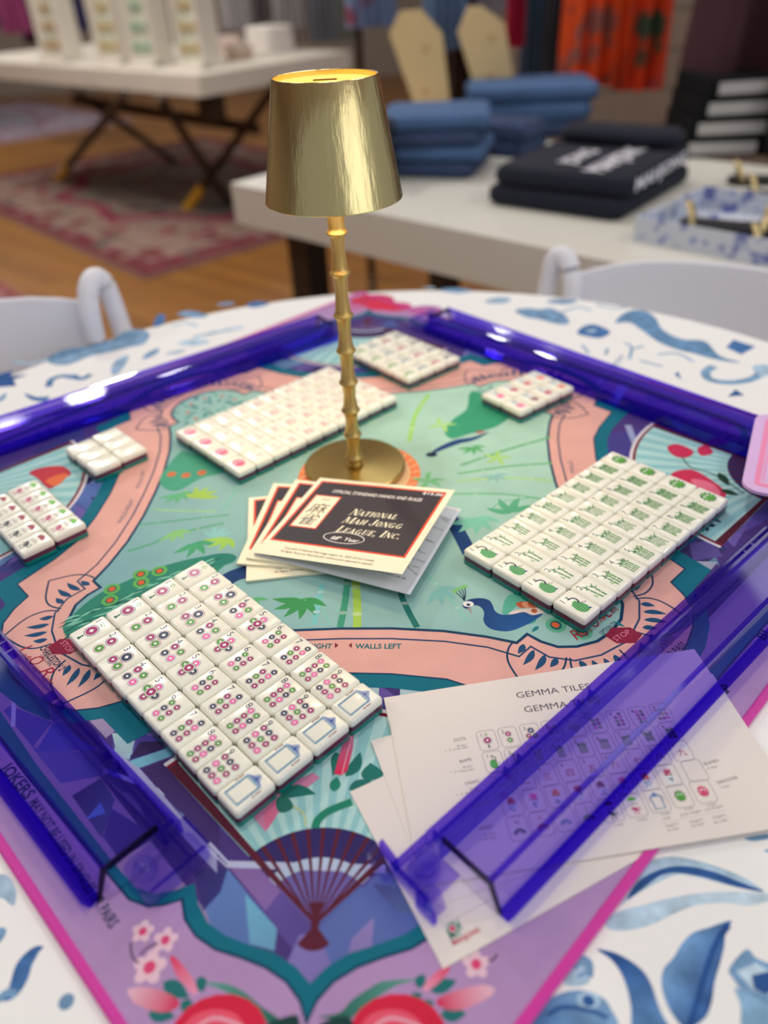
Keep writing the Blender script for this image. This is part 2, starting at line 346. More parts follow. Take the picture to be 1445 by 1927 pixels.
def flower(c, kind=0):
    a = Art(); v = C(60, 82, 100)
    a.poly(spline([(-2.4, -1.4), (-4.8, -5), (-4, -9.6), (-2, -11.4), (2, -11.4), (4, -9.6), (4.8, -5), (2.4, -1.4)], 4, True), C(205, 214, 216), 1)
    rn = random.Random(kind)
    for k in range(12): a.ell(rn.uniform(-3.4, 3.4), rn.uniform(-10, -2.6), rn.uniform(.6, 1.3), rn.uniform(.4, .8), v, 2, rn.uniform(0, 3), 8)
    for k in range(7):
        t = 2*PI*k/7+kind; a.ell(0+2.9*math.cos(t), 4.6+2.7*math.sin(t), 2.6, 1.7, c if k % 2 else mixc(c, WHITE, .25), 2, t, 10)
    a.ell(0, 4.6, 1.4, 1.4, mixc(c, C(90, 10, 30), .5), 3, 0, 10); a.leaf((-1, -.6), (-5.4, 2), 1.6, DKG, 1); a.leaf((1, -.6), (5.2, 1.4), 1.6, DKG, 1)
    return a
def joker(cu, cm):
    a = Art(); a.poly([(5.6*math.cos(PI*k/12), 5.8+5.4*math.sin(PI*k/12)) for k in range(13)], cu, 1)
    for x in (-3.7, 0, 3.7): a.ell(x, 5.8, 1.7, .7, WHITE, 2, 0, 8)
    a.line([(0, 11), (0, 12.3)], .6, cu, 1); a.line([(0, 5.6), (0, 2.4)], .4, C(70, 60, 60), 1)
    a.textc('JOKER', 0, .2, 2.5, C(90, 84, 92), 1)
    a.blob([(-2, -3.2), (1.2, -3.4), (2.6, -5.6), (2.2, -8), (-.4, -8.4), (-2, -6)], cm, 1); a.ell(-2.6, -3.6, 1.7, 1.6, cm, 1, 0, 12)
    for p in ([(-1.6, -5), (-4.2, -6.4), (-4.9, -5.2)], [(-1, -7.6), (-2.8, -9.6), (-1.8, -11.4), (-3, -11.9)], [(1.8, -7.6), (2.4, -9.8), (1.2, -11.6), (2.6, -11.9)], [(2.4, -6), (5, -7), (5.4, -4.4), (3.9, -3.2), (4.6, -2.2)]): a.curve(p, .9, cm, 1, n=3)
    return a
FACE = {}
for n in range(1, 10): FACE['dot%d' % n] = dots(n); FACE['bam%d' % n] = bams(n); FACE['crak%d' % n] = crak(n)
FACE['soap'] = soap(); FACE['green'] = dragon(C(28, 98, 56), C(96, 168, 66), C(60, 140, 50)); FACE['red'] = dragon(C(176, 30, 84), C(216, 96, 140), C(160, 20, 70))
for ch, c in zip('NEWS', (C(52, 70, 98), C(184, 66, 106), C(110, 150, 172), C(92, 160, 70))): FACE['wind'+ch] = wind(ch, c)
FCOL = [C(222, 56, 140), C(176, 34, 84), C(196, 40, 76), C(236, 90, 70), C(224, 84, 150), C(120, 30, 50), C(176, 40, 90), C(244, 118, 84)]
for k in range(8): FACE['flower%d' % k] = flower(FCOL[k], k)
FACE['jokerg'] = joker(C(96, 178, 62), C(172, 48, 108)); FACE['jokerr'] = joker(C(150, 40, 66), C(50, 56, 66))
FMESH = {k: a.build('printed_face', M_TILEINK, obj=False, z=0.02, dz=.02) for k, a in FACE.items()}
# ------------------------------------------------------------------ tiles
TW, TL, TH = 21.5, 30.2, 15.6
_t1 = rslab(TW, TL, 2.6, ((.9, 8.9), (.25, 9.2), (0, 9.8), (0, 12.9), (.4, 14.3), (1.3, 15.2), (2.6, TH))).build('face_block', M_IVORY, None, 50).data
_t2 = rslab(TW-.3, TL-.3, 2.6, ((0, 4.8), (0, 9.0))).build('middle_layer', M_BURG, None, 40).data
_t3 = rslab(TW-.1, TL-.1, 2.6, ((1.2, 0), (.3, .8), (0, 1.8), (0, 4.85))).build('back_layer', M_TEAL, None, 40).data
for n in ('face_block', 'middle_layer', 'back_layer'): bpy.data.objects.remove(bpy.data.objects[n])
def tile(face, c, ang, label, group):          # ang: direction of the tile's up
    t = thing('mahjong_tile', label, 'game tile', (c[0]+random.uniform(-.25, .25), c[1]+random.uniform(-.25, .25), 0), ang-PI/2+random.uniform(-.008, .008), group)
    for n, me in (('face_block', _t1), ('middle_layer', _t2), ('back_layer', _t3)): link(bpy.data.objects.new(n, me), t)
    if face: link(bpy.data.objects.new('printed_face', FMESH[face]), t).location = (0, 0, TH*.001)
def block(o, th, a, b, ra, rb, up, fn):        # o corner, th long-step direction, ra x rb tiles, steps a and b
    er = np.array([math.cos(th), math.sin(th)])
    return er
NUM = ('', 'one', 'two', 'three', 'four', 'five', 'six', 'seven', 'eight', 'nine')
ORD = ('first', 'second', 'third', 'fourth', 'fifth')
# dots, front left
th = .7445; er = np.array([math.cos(th), math.sin(th)]); ec = np.array([math.sin(th), -math.cos(th)]); o = np.array([-246.6, 429.6])
ROWD = ('outermost row, beside the front left rack', 'second row from the front left rack', 'third row from the front left rack', 'innermost row, nearest the rule booklets')
for r in range(4):
    for c in range(10):
        f = 'dot%d' % (c+1) if c < 9 else 'soap'; d = ('ivory tile with %s coin dot%s' % (NUM[c+1], '' if c == 0 else 's')) if c < 9 else 'ivory tile with a blue pagoda frame'
        tile(f, o+er*30.8*(r+.5)+ec*22*(c+.5), th, '%s, %s' % (d, ROWD[r]), 'dot tiles laid out in four rows')
# bams, right
th = -.855; er = np.array([math.cos(th), math.sin(th)]); ec = np.array([-math.sin(th), math.cos(th)]); o = np.array([64.5, 506.8])
ROWB = ('row nearest the brass lamp', 'second row from the brass lamp', 'second row from the front right rack', 'row nearest the front right rack')
for r in range(4):
    for c in range(10):
        f = 'bam%d' % (c+1) if c < 9 else 'green'
        d = 'ivory tile with a green peacock' if c == 0 else 'ivory tile with %s bamboo stalks' % NUM[c+1] if c < 9 else 'ivory tile with a green dragon'
        tile(f, o+er*30.8*(r+.5)+ec*22*(c+.5), th+PI, '%s, %s' % (d, ROWB[r]), 'bamboo tiles laid out in four rows')
# craks, behind the lamp stem
th = math.radians(-48.5); er = np.array([math.cos(th), math.sin(th)]); ec = np.array([-math.sin(th), math.cos(th)]); o = np.array([-223.5, 738.])
ROWC = ('row nearest the back left rack', 'second row from the back left rack', 'second row from the booklets', 'row nearest the booklets')
for r in range(4):
    for c in range(10):
        f = 'crak%d' % c if c else 'red'
        d = 'blurred ivory tile with a red dragon' if c == 0 else 'blurred ivory tile with red character %s' % NUM[c]
        tile(f, o+er*30.8*(r+.5)+ec*22*(c+.5), th+PI, '%s, %s' % (d, ROWC[r]), 'character tiles laid out in four rows')
# winds, far; flowers, far right
th = math.radians(-51); er = np.array([math.cos(th), math.sin(th)]); ec = np.array([-math.sin(th), math.cos(th)]); o = np.array([33., 909.])-er*61.6-ec*44
WN = (('S', 'green'), ('W', 'pale blue'), ('E', 'rose pink'), ('N', 'dark slate'))
WP = ('at the left end of its row', 'second from the left in its row', 'third from the left in its row', 'at the right end of its row')
for r in range(4):
    for c in range(4):
        tile('wind'+WN[c][0], o+er*30.8*(r+.5)+ec*22*(c+.5), th+PI, 'far ivory wind tile with a %s fan, %s' % (WN[c][1], WP[r]), 'wind tiles in the far block')
th = math.radians(-53); er = np.array([math.cos(th), math.sin(th)]); ec = np.array([-math.sin(th), math.cos(th)]); o = np.array([172., 790.])-er*31-ec*45
FP = ('nearest the lamp', 'second from the lamp', 'third from the lamp', 'nearest the back right rack')
for r in range(2):
    for c in range(4):
        tile('flower%d' % (r*4+c), o+er*31*(r+.5)+ec*22.4*(c+.5), th, 'ivory flower vase tile in the %s row, %s' % (('far', 'near')[r], FP[c]), 'flower tiles by the back right rack')
# blanks and jokers, left: up points along ec
th = math.radians(-48); er = np.array([math.cos(th), math.sin(th)]); ec = np.array([-math.sin(th), math.cos(th)]); o = np.array([-290., 709.])-er*35-ec*31
for r in range(3):
    for c in range(2):
        tile(None, o+er*(23*(r+.5)-c*2)+ec*31*(c+.5), th+PI/2, 'plain blank ivory tile, %s of the row %s' % (('far end', 'middle', 'near end')[r], ('beside the left edge', 'beside the pink border')[c]), 'blank tiles by the back left rack')
o = np.array([-273., 575.])-er*110.5-ec*62
for r in range(5):
    for c in range(2):
        tile('joker'+'rg'[c], o+er*(22.1*(r+.5)+(1-c)*2)+ec*31*(c+.5), th+PI/2, 'ivory joker tile with a %s umbrella, %s from the near end' % (('maroon', 'green')[c], ORD[4-r] if r < 4 else 'at the near end, first'), 'joker tiles at the left')
# ------------------------------------------------------------------ playmat
MC = np.array([-29., 633.]); MT = math.radians(-2.74)
def m2(p): 
    x, y = p[0]-MC[0], p[1]-MC[1]; c, s = math.cos(-MT), math.sin(-MT); return (x*c-y*s, x*s+y*c)
def mp(px, py): return m2(U(px, py, 0))
def P_(px, pts, sc=1., ox=0, oy=0): return [mp(ox+a*sc, oy+b*sc) for a, b in pts]
def rot(p, k):
    for _ in range(k % 4): p = (-p[1], p[0])
    return p
def rots(P, k): return [rot(p, k) for p in P]
mat_root = thing('playmat', 'square printed playmat with lilac border, magenta stitched edge and pink framed peacock garden', 'game mat', (MC[0], MC[1], 0), MT)
hd = 559.; te = math.radians(-1.4); ce = np.array([-32., 620.])
CORN = [m2(ce+hd*np.array([math.sin(te+k*PI/2), -math.cos(te+k*PI/2)])) for k in range(4)]   # near, right, far, left
b = MB(); b.loft([[(x, y, -2.2) for x, y in CORN], [(x, y, 0) for x, y in CORN]])
b.build('rubber_sheet', mat('grey_mat_rubber', C(140, 120, 160), .8), mat_root)
A = Art()
LIL = C(172, 138, 186); LIL2 = C(190, 152, 196); TEALC = C(0, 104, 126); TEALD = C(10, 58, 92)
def px(l, s=1., ox=0, oy=0): return [mp(ox+a*s, oy+b*s) for a, b in l]
# purple stained glass under everything
A.poly([rot((0, -478), k) for k in range(4)], C(70, 50, 120), 0)
rn = random.Random(11)
SH = [C(46, 34, 98), C(84, 62, 140), C(62, 78, 152), C(104, 88, 165), C(36, 26, 76), C(84, 112, 178), C(122, 96, 164), C(56, 60, 130), C(112, 160, 190), C(70, 60, 150)]
for k in range(4):
    for i in range(150):
        x = rn.uniform(-270, 270); y = rn.uniform(-440, -200) if abs(x) < 120 else -rn.uniform(150, 470-abs(x)*.9); a0 = rn.uniform(0, 6.3); L = rn.uniform(22, 62)
        tri = [(x+L*math.cos(a0+t), y+L*math.sin(a0+t)*.8) for t in (0, rn.uniform(1.2, 2.3), rn.uniform(2.9, 4.2))]
        c1 = rn.choice(SH)
        if max(abs(p[0])+abs(p[1]) for p in tri) > 468: continue
        A.poly(rots(tri, k), grad(rot(tri[0], k), rot(tri[1], k), c1, mixc(c1, rn.choice(SH), .5)), 1+i % 2)
    for i in range(7):
        x = rn.uniform(-220, 220); y = -rn.uniform(260, 400)+abs(x)*.5; a0 = rn.uniform(-.6, .6)
        A.line(rots([(x, y), (x+90*math.cos(a0), y+90*math.sin(a0))], k), rn.choice((3, 7, 12)), rn.choice((C(150, 190, 205), C(178, 190, 212), C(120, 150, 200))), 3)
for sc, ox, oy, lst in ((.29066, 400, 1540, (([(100, 330), (420, 720), (340, 840), (230, 820), (60, 770), (0, 730), (-60, 560)], C(92, 124, 186)), ([(210, 490), (420, 715), (400, 860), (240, 810)], C(104, 168, 200)), ([(-120, 330), (100, 325), (50, 480), (-60, 600)], C(48, 40, 104)), ([(110, 320), (560, 340), (340, 600)], C(128, 98, 160)),
        ([(340, 600), (480, 420), (680, 720), (560, 900), (430, 740)], C(92, 76, 152)), ([(690, 710), (1100, 330), (1260, 450), (1420, 740), (1100, 840), (870, 910), (760, 970)], C(86, 102, 168)), ([(560, 760), (680, 720), (770, 960), (650, 1090), (480, 940)], C(122, 112, 178)), ([(1045, 640), (1030, 840), (870, 910), (900, 780)], C(140, 124, 184)), ([(1030, 420), (1240, 460), (1300, 620), (1180, 600)], C(74, 78, 140)))),
    (.2353, 60, 1380, (([(520, 0), (650, 130), (870, 290), (1280, 760), (1480, 960), (1480, 1120), (1230, 850), (680, 230)], C(164, 168, 206)), ([(870, 290), (1100, 205), (1500, 690), (1500, 930), (1200, 640)], C(54, 34, 94)), ([(780, 222), (1120, 108), (1145, 172), (850, 282)], C(112, 176, 196)), ([(1180, 620), (1330, 510), (1350, 560), (1210, 672)], C(112, 166, 198)),
        ([(780, 210), (860, 70), (1090, 60), (1110, 110)], C(46, 28, 82)), ([(640, 0), (840, 0), (780, 212), (690, 190)], C(162, 196, 202)), ([(1150, 560), (1240, 430), (1305, 500), (1165, 620)], C(62, 82, 152)), ([(0, 110), (380, 150), (570, 340), (230, 400)], C(98, 98, 168)), ([(320, 500), (550, 360), (665, 530), (560, 840)], C(54, 38, 104)), ([(430, 690), (550, 550), (590, 640)], C(96, 146, 202)), ([(570, 830), (640, 600), (1000, 830), (700, 1010)], C(74, 64, 136)))),
    (.1661, 0, 1170, (([(950, 1060), (1270, 965), (1410, 1150), (1200, 1320), (1100, 1210)], C(166, 150, 186)), ([(1400, 1160), (1520, 1100), (1500, 1500), (1280, 1500), (1330, 1320)], C(162, 196, 202)), ([(110, 950), (590, 1140), (370, 1420), (40, 1010)], C(88, 84, 164)), ([(600, 1150), (1120, 1460), (410, 1460)], C(82, 88, 172)))),
    (.4014, 540, 1080, (([(340, 480), (1100, 520), (1100, 600), (340, 600)], C(60, 42, 112)), ([(385, 490), (433, 495), (430, 600), (385, 600)], C(168, 198, 204)), ([(530, 500), (635, 505), (635, 600), (530, 600)], C(172, 200, 206)), ([(433, 520), (530, 590), (433, 590)], C(92, 72, 150)), ([(700, 530), (760, 530), (760, 600), (690, 600)], C(150, 180, 200)))),
    (.4187, 840, 800, (([(720, 40), (900, 20), (860, 170), (700, 150)], C(66, 60, 140)), ([(800, 0), (830, 0), (880, 130), (860, 150)], C(150, 160, 200)), ([(960, 640), (1180, 480), (1260, 560), (1100, 660)], C(48, 34, 84)), ([(1090, 530), (1200, 520), (1240, 590), (1110, 610)], C(84, 72, 140)), ([(1080, 610), (1220, 615), (1190, 650), (1060, 640)], C(170, 176, 196))))):
    for i, (q, c) in enumerate(lst): A.poly(px(q, sc, ox, oy), grad(mp(ox+q[0][0]*sc, oy+q[0][1]*sc), mp(ox+q[len(q)//2][0]*sc, oy+q[len(q)//2][1]*sc), c, mixc(c, SH[i % 10], .25)), 3)
for q, w in (([(100, 292), (1120, 318)], 3), ([(100, 312), (1120, 345)], 1.5), ([(-20, 160), (110, 300)], 1.5), ([(-40, 190), (100, 318)], 1)): A.line([mp(400+a*.29066, 1540+b_*.29066) for a, b_ in q], w, C(176, 182, 214), 7)
# corner fans
def leafarc(r, a0, a1, n=20): return [(r*math.sin(a0+(a1-a0)*i/n), -426+r*math.cos(a0+(a1-a0)*i/n)) for i in range(n+1)]
AQ = C(140, 194, 200); AQ2 = C(172, 212, 212); MRN = C(86, 26, 48)
for k in range(4):
    g = math.radians(46)
    A.poly(rots(leafarc(152, -g, g)+leafarc(148, g, -g), k), C(214, 212, 220), 4); A.poly(rots(leafarc(149, -g, g)+[(0, -426)], k), MAR, 4)
    A.poly(rots(leafarc(146, -g, g)+leafarc(59, g, -g), k), AQ, 5)
    for i in range(13):
        a0 = -g+2*g*i/13; A.poly(rots(leafarc(146, a0+.02, a0+.02+g/13, 3)+leafarc(59, a0+.02+g/13, a0+.02, 3), k), AQ2, 6)
    A.poly(rots(leafarc(59, -g, g)+leafarc(30, g, -g), k), C(46, 36, 98), 6); A.poly(rots(leafarc(40, -g, g)+leafarc(34, g, -g), k), C(172, 188, 214), 7)
    A.poly(rots(leafarc(34, -g, g)+[(0, -426)], k), C(100, 92, 160), 6)
    for i in range(11):
        a0 = -g+2*g*i/10; w = .022 if 0 < i < 10 else .03
        if 0 < i < 10: A.poly(rots([(0.3, -424), (-.3, -424)]+[(59*math.sin(a0-w), -426+59*math.cos(a0-w)), (59*math.sin(a0+w), -426+59*math.cos(a0+w))], k), MRN, 8)
        else:
            s_ = 1 if i else -1; A.poly(rots([(0, -425), (146*math.sin(a0), -426+146*math.cos(a0)), (146*math.sin(a0-s_*.05), -426+146*math.cos(a0-s_*.05)), (0, -422)], k), MRN, 8)
    A.poly(rots([(0, -423)]+leafarc(14, -.35, .35, 6), k), MRN, 8); A.poly(rots(leafarc(-12, -.8, .8, 8)+[(0, -424)], k), MRN, 8)
    A.ell(*rot((0, -424), k), 2.5, 2.5, MRN, 9)
# medallion outlines: half a side from its centre to the lobe axis, mirrored and turned
def outline(half):
    side = half+[(-y, -x) for x, y in half[::-1]][1:]      # mirror on the lower-right diagonal
    out = []
    for k in range(4): out += rots(side, k)[:-1]
    return out
aq = [(0, -198), (40, -199), (80, -203), (112, -210), (134, -217), (143, -208), (152, -216), (164, -222), (178, -222), (194, -217), (207, -207)]
ln = [(0, -209), (40, -210), (80, -214), (112, -221), (134, -231), (144, -221), (156, -232), (174, -236), (194, -231), (217, -217)]
ou = [(0, -243), (40, -245), (80, -251), (104, -262), (136, -282), (152, -266), (168, -272), (184, -274), (204, -268), (222, -258), (242, -242)]
tl = [(0, -257), (40, -259), (76, -265), (100, -276), (138, -304), (162, -282), (182, -286), (202, -282), (224, -272), (252, -252)]
PK = C(218, 166, 158); PK2 = C(224, 172, 162)
def smo(h, cus): return h
A.poly(outline(tl), TEALC, 10); A.line(outline(ou), 3, TEALD, 11, True); A.poly(outline(ou), PK, 11)
A.line(outline(ln), 1.6, C(40, 66, 104), 12, True); A.poly(outline(aq), grad((-160, -160), (160, 160), C(120, 166, 174), C(168, 208, 192)), 13); A.line(outline(aq), 2.6, TEALD, 14, True)
# lotus petals round each lobe
for k in range(4):
    for a0 in (-78, -34, 34, 78):
        t = math.radians(a0)-PI/4; cx, cy = 180, -180
        def q(r, da): return rot((cx+r*math.cos(t+da), cy+r*math.sin(t+da)), k)
        A.curve([q(54, -.36), q(66, -.33), q(78, -.2), q(90, .02)], 1.5, TEALD, 12, n=4); A.curve([q(54, .36), q(66, .33), q(76, .22), q(90, .02)], 1.5, TEALD, 12, n=4)
        for da in (-.24, -.08, .08, .24): A.leaf(q(56, da), q(78-abs(da)*46, da*.8), 5.2, C(24, 72, 112), 12, .06)
# outer frame, one quarter at a time
oh = [(0, -472), (-4, -462), (-12, -453), (-24, -446), (-38, -441), (-52, -437), (-64, -430), (-72, -421), (-76, -410), (-85, -413), (-94, -414), (-106, -410), (-125, -393), (-200, -326), (-263, -263)]
ih = [(0, -454), (-8, -446), (-20, -439), (-34, -435), (-48, -430), (-59, -423), (-67, -412), (-71, -401), (-81, -405), (-93, -407), (-105, -403), (-122, -388), (-194, -320), (-256, -256)]
def fullq(h): return [(-x, y) for x, y in h[:0:-1]]+h       # from right mid round the tip to left mid
for k in range(4):
    O = rots(fullq(oh), k); I = rots(fullq(ih), k); n = len(O)
    A.poly(O+I[::-1], TEALC, 15); A.line(O, 1.6, TEALD, 17)
    c0, c1, c2 = np.array(CORN[k-1]), np.array(CORN[k]), np.array(CORN[(k+1) % 4]); mr = (c1+c2)/2 ; ml = (c0+c1)/2
    A.poly([tuple(p) for p in O]+[tuple(ml), tuple(c1), tuple(mr)], LIL if k else LIL, 16)
# central ring
ctr = m2((-23, 655)); A.ell(*ctr, 62, 62, C(232, 132, 84), 15, 0, 48); A.ell(*ctr, 52, 52, C(236, 190, 150), 16, 0, 40)
for i in range(32): 
    t = 2*PI*i/32; A.line([(ctr[0]+54*math.cos(t), ctr[1]+54*math.sin(t)), (ctr[0]+60*math.cos(t+.07), ctr[1]+60*math.sin(t+.07))], 1.2, C(240, 200, 170), 17)
# bamboo
def px_unused(l, s=1., ox=0, oy=0): return [mp(ox+a*s, oy+b*s) for a, b in l]
BG = C(84, 162, 124); BG2 = C(120, 190, 170); BY = C(158, 198, 84); BT = C(30, 112, 104)
for pts, w, c in ((px([(240, 1038), (288, 1023), (323, 1007), (421, 985)]), 2.6, BG), (px([(261, 988), (334, 980), (431, 969)]), 2, BG), (px([(290, 959), (340, 962), (406, 963)]), 2, C(150, 198, 130)),
                  (px([(640, 1181), (650, 1128), (656, 1070)]), 5.5, C(58, 146, 118)), (px([(672, 1181), (672, 1132), (668, 1080)]), 6.5, BY), (px([(591, 1175), (600, 1130), (606, 1100)]), 5, C(116, 186, 190)),
                  (px([(785, 1181), (769, 1152), (755, 1120), (745, 1080)]), 5, BT), (px([(867, 876), (950, 848), (1036, 823)]), 3.4, C(96, 172, 120)), (px([(861, 892), (956, 878), (1039, 872)]), 3, C(100, 176, 120)),
                  (px([(845, 930), (944, 930), (1023, 940)]), 3, C(110, 180, 140)), (px([(921, 962), (944, 945), (995, 938)]), 1.6, C(110, 180, 150)), (px([(770, 831), (781, 783), (807, 742)]), 5, C(150, 204, 110)), (px([(660, 905), (700, 860), (760, 845)]), 2, C(120, 190, 160)),
                  (px([(548, 1120), (600, 1140), (620, 1175)]), 1.2, BG2), (px([(880, 1170), (840, 1120), (800, 1080)]), 3, C(130, 190, 180)), (px([(500, 800), (470, 880), (420, 960)]), 2, BG2), (px([(860, 905), (960, 900), (1040, 905)]), 2.4, C(160, 204, 120))):
    A.curve(pts, w, c, 15)
    for f in (.35, .7): 
        i = int(f*(len(pts)-1)); p = np.array(pts[i])*.5+np.array(pts[i+1])*.5; A.ell(p[0], p[1], w*.62, w*.4, mixc(c, WHITE, .3), 16, 0, 8)
def cluster(x, y, r, c, n=5, a0=-2.6, a1=-.5):
    o = mp(x, y)
    for i in range(n):
        t = a0+(a1-a0)*i/(n-1); A.leaf(o, (o[0]+r*math.cos(t), o[1]+r*math.sin(t)), r*.3, c, 16, .08)
for x, y, r, c, n, a0, a1 in ((566, 1128, 24, C(56, 142, 84), 6, -3.2, -.4), (365, 1022, 22, C(70, 158, 116), 4, -2.4, -.2), (372, 938, 22, C(160, 198, 90), 5, 0, 2.4), (333, 930, 18, C(96, 176, 130), 5, -2.8, 0),
                              (328, 1000, 18, C(130, 190, 120), 4, -2.2, -.2), (424, 1012, 20, C(150, 196, 90), 4, -3, -1), (405, 1012, 18, C(130, 190, 190), 4, .4, 2.4), (890, 975, 26, C(120, 192, 172), 5, -2.8, -.3), (965, 965, 26, C(84, 164, 130), 4, .4, 2.8), (935, 862, 16, C(158, 204, 110), 5, 0, 5),
                              (887, 842, 16, C(84, 168, 110), 5, -3, 0), (805, 905, 18, C(110, 184, 130), 5, 0, 5.5), (930, 895, 14, C(130, 180, 180), 5, -3, 0), (830, 800, 18, C(160, 206, 120), 4, 0, 5), (820, 1110, 20, C(120, 180, 180), 4, -2, 0), (705, 1000, 20, BG, 5, -3, 0), (470, 1130, 16, C(90, 168, 120), 5, -3, 0)):
    cluster(x, y, r, c, n, a0, a1)
# peacocks
s1 = lambda l: px(l, .4014, 540, 1080)
PB = grad(mp(885, 1130), mp(985, 1185), C(16, 52, 108), C(30, 84, 148))
A.blob(s1([(920, 215), (935, 245), (975, 265), (1040, 270), (1100, 250), (1150, 225), (1200, 188), (1150, 195), (1110, 180), (1060, 190), (1005, 192), (975, 175), (965, 150), (948, 125), (910, 115), (870, 118), (845, 125), (825, 140), (825, 155), (845, 166), (872, 150), (900, 152), (920, 172), (924, 195)]), PB, 16)
A.poly(s1([(843, 163), (866, 192), (862, 158)]), C(150, 140, 146), 17); A.ell(*mp(540+850*.4014, 1080+143*.4014), 4.4, 3.4, WHITE, 17); A.ell(*mp(540+850*.4014, 1080+146*.4014), 1.5, 1.5, NAVY, 18)
for a, b in ((800, 72), (818, 66), (833, 60), (785, 84)): A.curve(s1([(832, 128), ((a+832)/2+4, (b+128)/2), (a, b)]), .8, NAVY, 17, n=3); A.ell(*mp(540+a*.4014, 1080+b*.4014), 2.6, 2, C(120, 190, 120), 18, 0, 8)
A.blob(s1([(1010, 185), (1016, 140), (1035, 105), (1075, 92), (1115, 105), (1125, 135), (1080, 150), (1035, 190)]), C(84, 170, 150), 15)
for i in range(4): A.leaf(mp(540+(1090+i*26)*.4014, 1080+160*.4014), mp(540+(1110+i*28)*.4014, 1080+130*.4014), 9, (C(186, 92, 62), C(214, 150, 120))[i % 2], 17)
A.blob(s1([(1040, 190), (1080, 170), (1190, 160), (1195, 190), (1110, 205)]), C(222, 206, 200), 15)
for x, y in ((1046, 1177), (1095, 1190)): A.ell(*mp(x, y), 8, 8, C(90, 170, 140), 15); A.ell(*mp(x, y), 4.6, 5, C(30, 96, 100), 16); A.ell(*mp(x, y), 2.6, 2.8, C(224, 100, 60), 17)
A.blob(px([(836, 812), (852, 790), (878, 770), (884, 740), (905, 740), (960, 775), (940, 800), (905, 812), (880, 818), (850, 826)]), C(52, 150, 116), 15)
A.curve(px([(806, 858), (826, 846), (860, 832), (890, 826), (922, 813)]), 9, C(24, 62, 120), 16, True); A.ell(*mp(812, 856), 6, 4.6, C(26, 40, 70), 17); A.leaf(mp(893, 815), mp(915, 812), 5, C(170, 80, 80), 17)
A.curve(px([(846, 972), (862, 1000), (884, 1042)]), 13, C(22, 62, 116), 16); A.curve(px([(420, 1096), (445, 1082), (485, 1072)]), 16, C(20, 56, 110), 16)
A.blob(px([(120, 1190), (135, 1160), (180, 1122), (220, 1102), (300, 1068), (380, 1048), (440, 1044), (410, 1075), (300, 1160), (180, 1230)]), C(44, 128, 110), 15)
A.blob(px([(375, 1058), (395, 1045), (430, 1042), (445, 1050), (430, 1062), (385, 1066)]), C(38, 122, 112), 16)
rn = random.Random(5)
for i in range(110):
    x = rn.uniform(140, 420); y = 1180-(x-140)*.42+rn.uniform(-22, 26); p = mp(x, y); A.leaf(p, (p[0]+rn.uniform(-14, -6), p[1]-rn.uniform(2, 10)), 2, rn.choice((C(124, 192, 172), C(24, 92, 86))), 16)
for x, y in ((211, 1109), (207, 1130), (265, 1081), (266, 1097), (300, 1075)): A.ell(*mp(x, y), 7, 7, C(96, 170, 90), 16, 0, 12); A.ell(*mp(x, y), 4, 4, C(30, 90, 90), 17, 0, 12); A.ell(*mp(x, y), 2.8, 2.8, C(214, 96, 50), 18, 0, 10)
for k, (x, y) in enumerate(((-175, 176), (172, 172), (180, -172))):
    for i in range(46):
        t = rn.uniform(0, 6.3); r = rn.uniform(4, 40); p = (x+r*math.cos(t), y+r*math.sin(t))
        A.leaf(p, (p[0]+9*math.cos(t), p[1]+9*math.sin(t)), 3.4, rn.choice((C(28, 120, 130), C(60, 150, 140), C(40, 110, 110))), 14)
    for i in range(9): t = i*.7; A.ell(x+30*math.cos(t), y+30*math.sin(t), 2.6, 2.6, C(190, 100, 60), 16, 0, 8)
A.blob(px([(300, 905), (330, 860), (352, 850), (400, 875), (420, 890), (380, 900), (330, 925)]), C(70, 156, 130), 15)
for x, y in ((323, 893), (350, 895), (380, 890)): A.ell(*mp(x, y), 5, 5, C(200, 110, 70), 16, 0, 8)
# flowers on the fans
RD = C(196, 44, 84)
def pf(l, c, k=17, n=4): A.blob(l, c, k, n)
s2 = lambda l: px(l, .1712, 580, 1290)
A.poly(s2([(440, 560), (500, 555), (490, 700), (430, 940), (370, 990), (285, 975), (330, 800), (390, 620)]), grad(mp(655, 1390), mp(636, 1458), C(200, 110, 150), C(220, 40, 84)), 17); A.line(s2([(480, 565), (420, 780), (370, 985)]), .6, C(240, 170, 190), 18)
A.leaf(mp(632, 1416), mp(626, 1460), 10, BT, 16, .15); A.leaf(mp(650, 1462), mp(678, 1415), 8, BT, 16, -.1); A.leaf(mp(628, 1490), mp(634, 1462), 7, C(30, 130, 110), 16)
A.curve(s2([(75, 1570), (110, 1480), (230, 1380), (480, 1280)]), 5, C(28, 128, 104), 17); A.leaf(mp(656, 1486), mp(700, 1468), 8, BT, 17); A.leaf(mp(690, 1470), mp(697, 1436), 14, BT, 17, -.2)
A.poly(px([(478, 1540), (500, 1500), (545, 1475), (590, 1455), (602, 1464), (575, 1485), (540, 1494), (520, 1530), (500, 1566)]), C(204, 130, 168), 17)
A.poly(px([(495, 1530), (525, 1500), (538, 1504), (515, 1545), (500, 1565)]), C(214, 110, 150), 18); A.leaf(mp(525, 1500), mp(595, 1495), 9, BT, 18, .15); A.blob(px([(522, 1502), (540, 1500), (552, 1520), (530, 1530), (520, 1520)]), C(40, 110, 100), 18)
A.curve(px([(545, 1515), (570, 1530), (576, 1556)]), 1.6, C(180, 200, 160), 17)
A.blob(px([(1255, 842), (1275, 836), (1305, 850), (1290, 862), (1268, 858)]), RD, 17); A.blob(px([(1312, 845), (1328, 838), (1342, 852), (1320, 858)]), RD, 17)
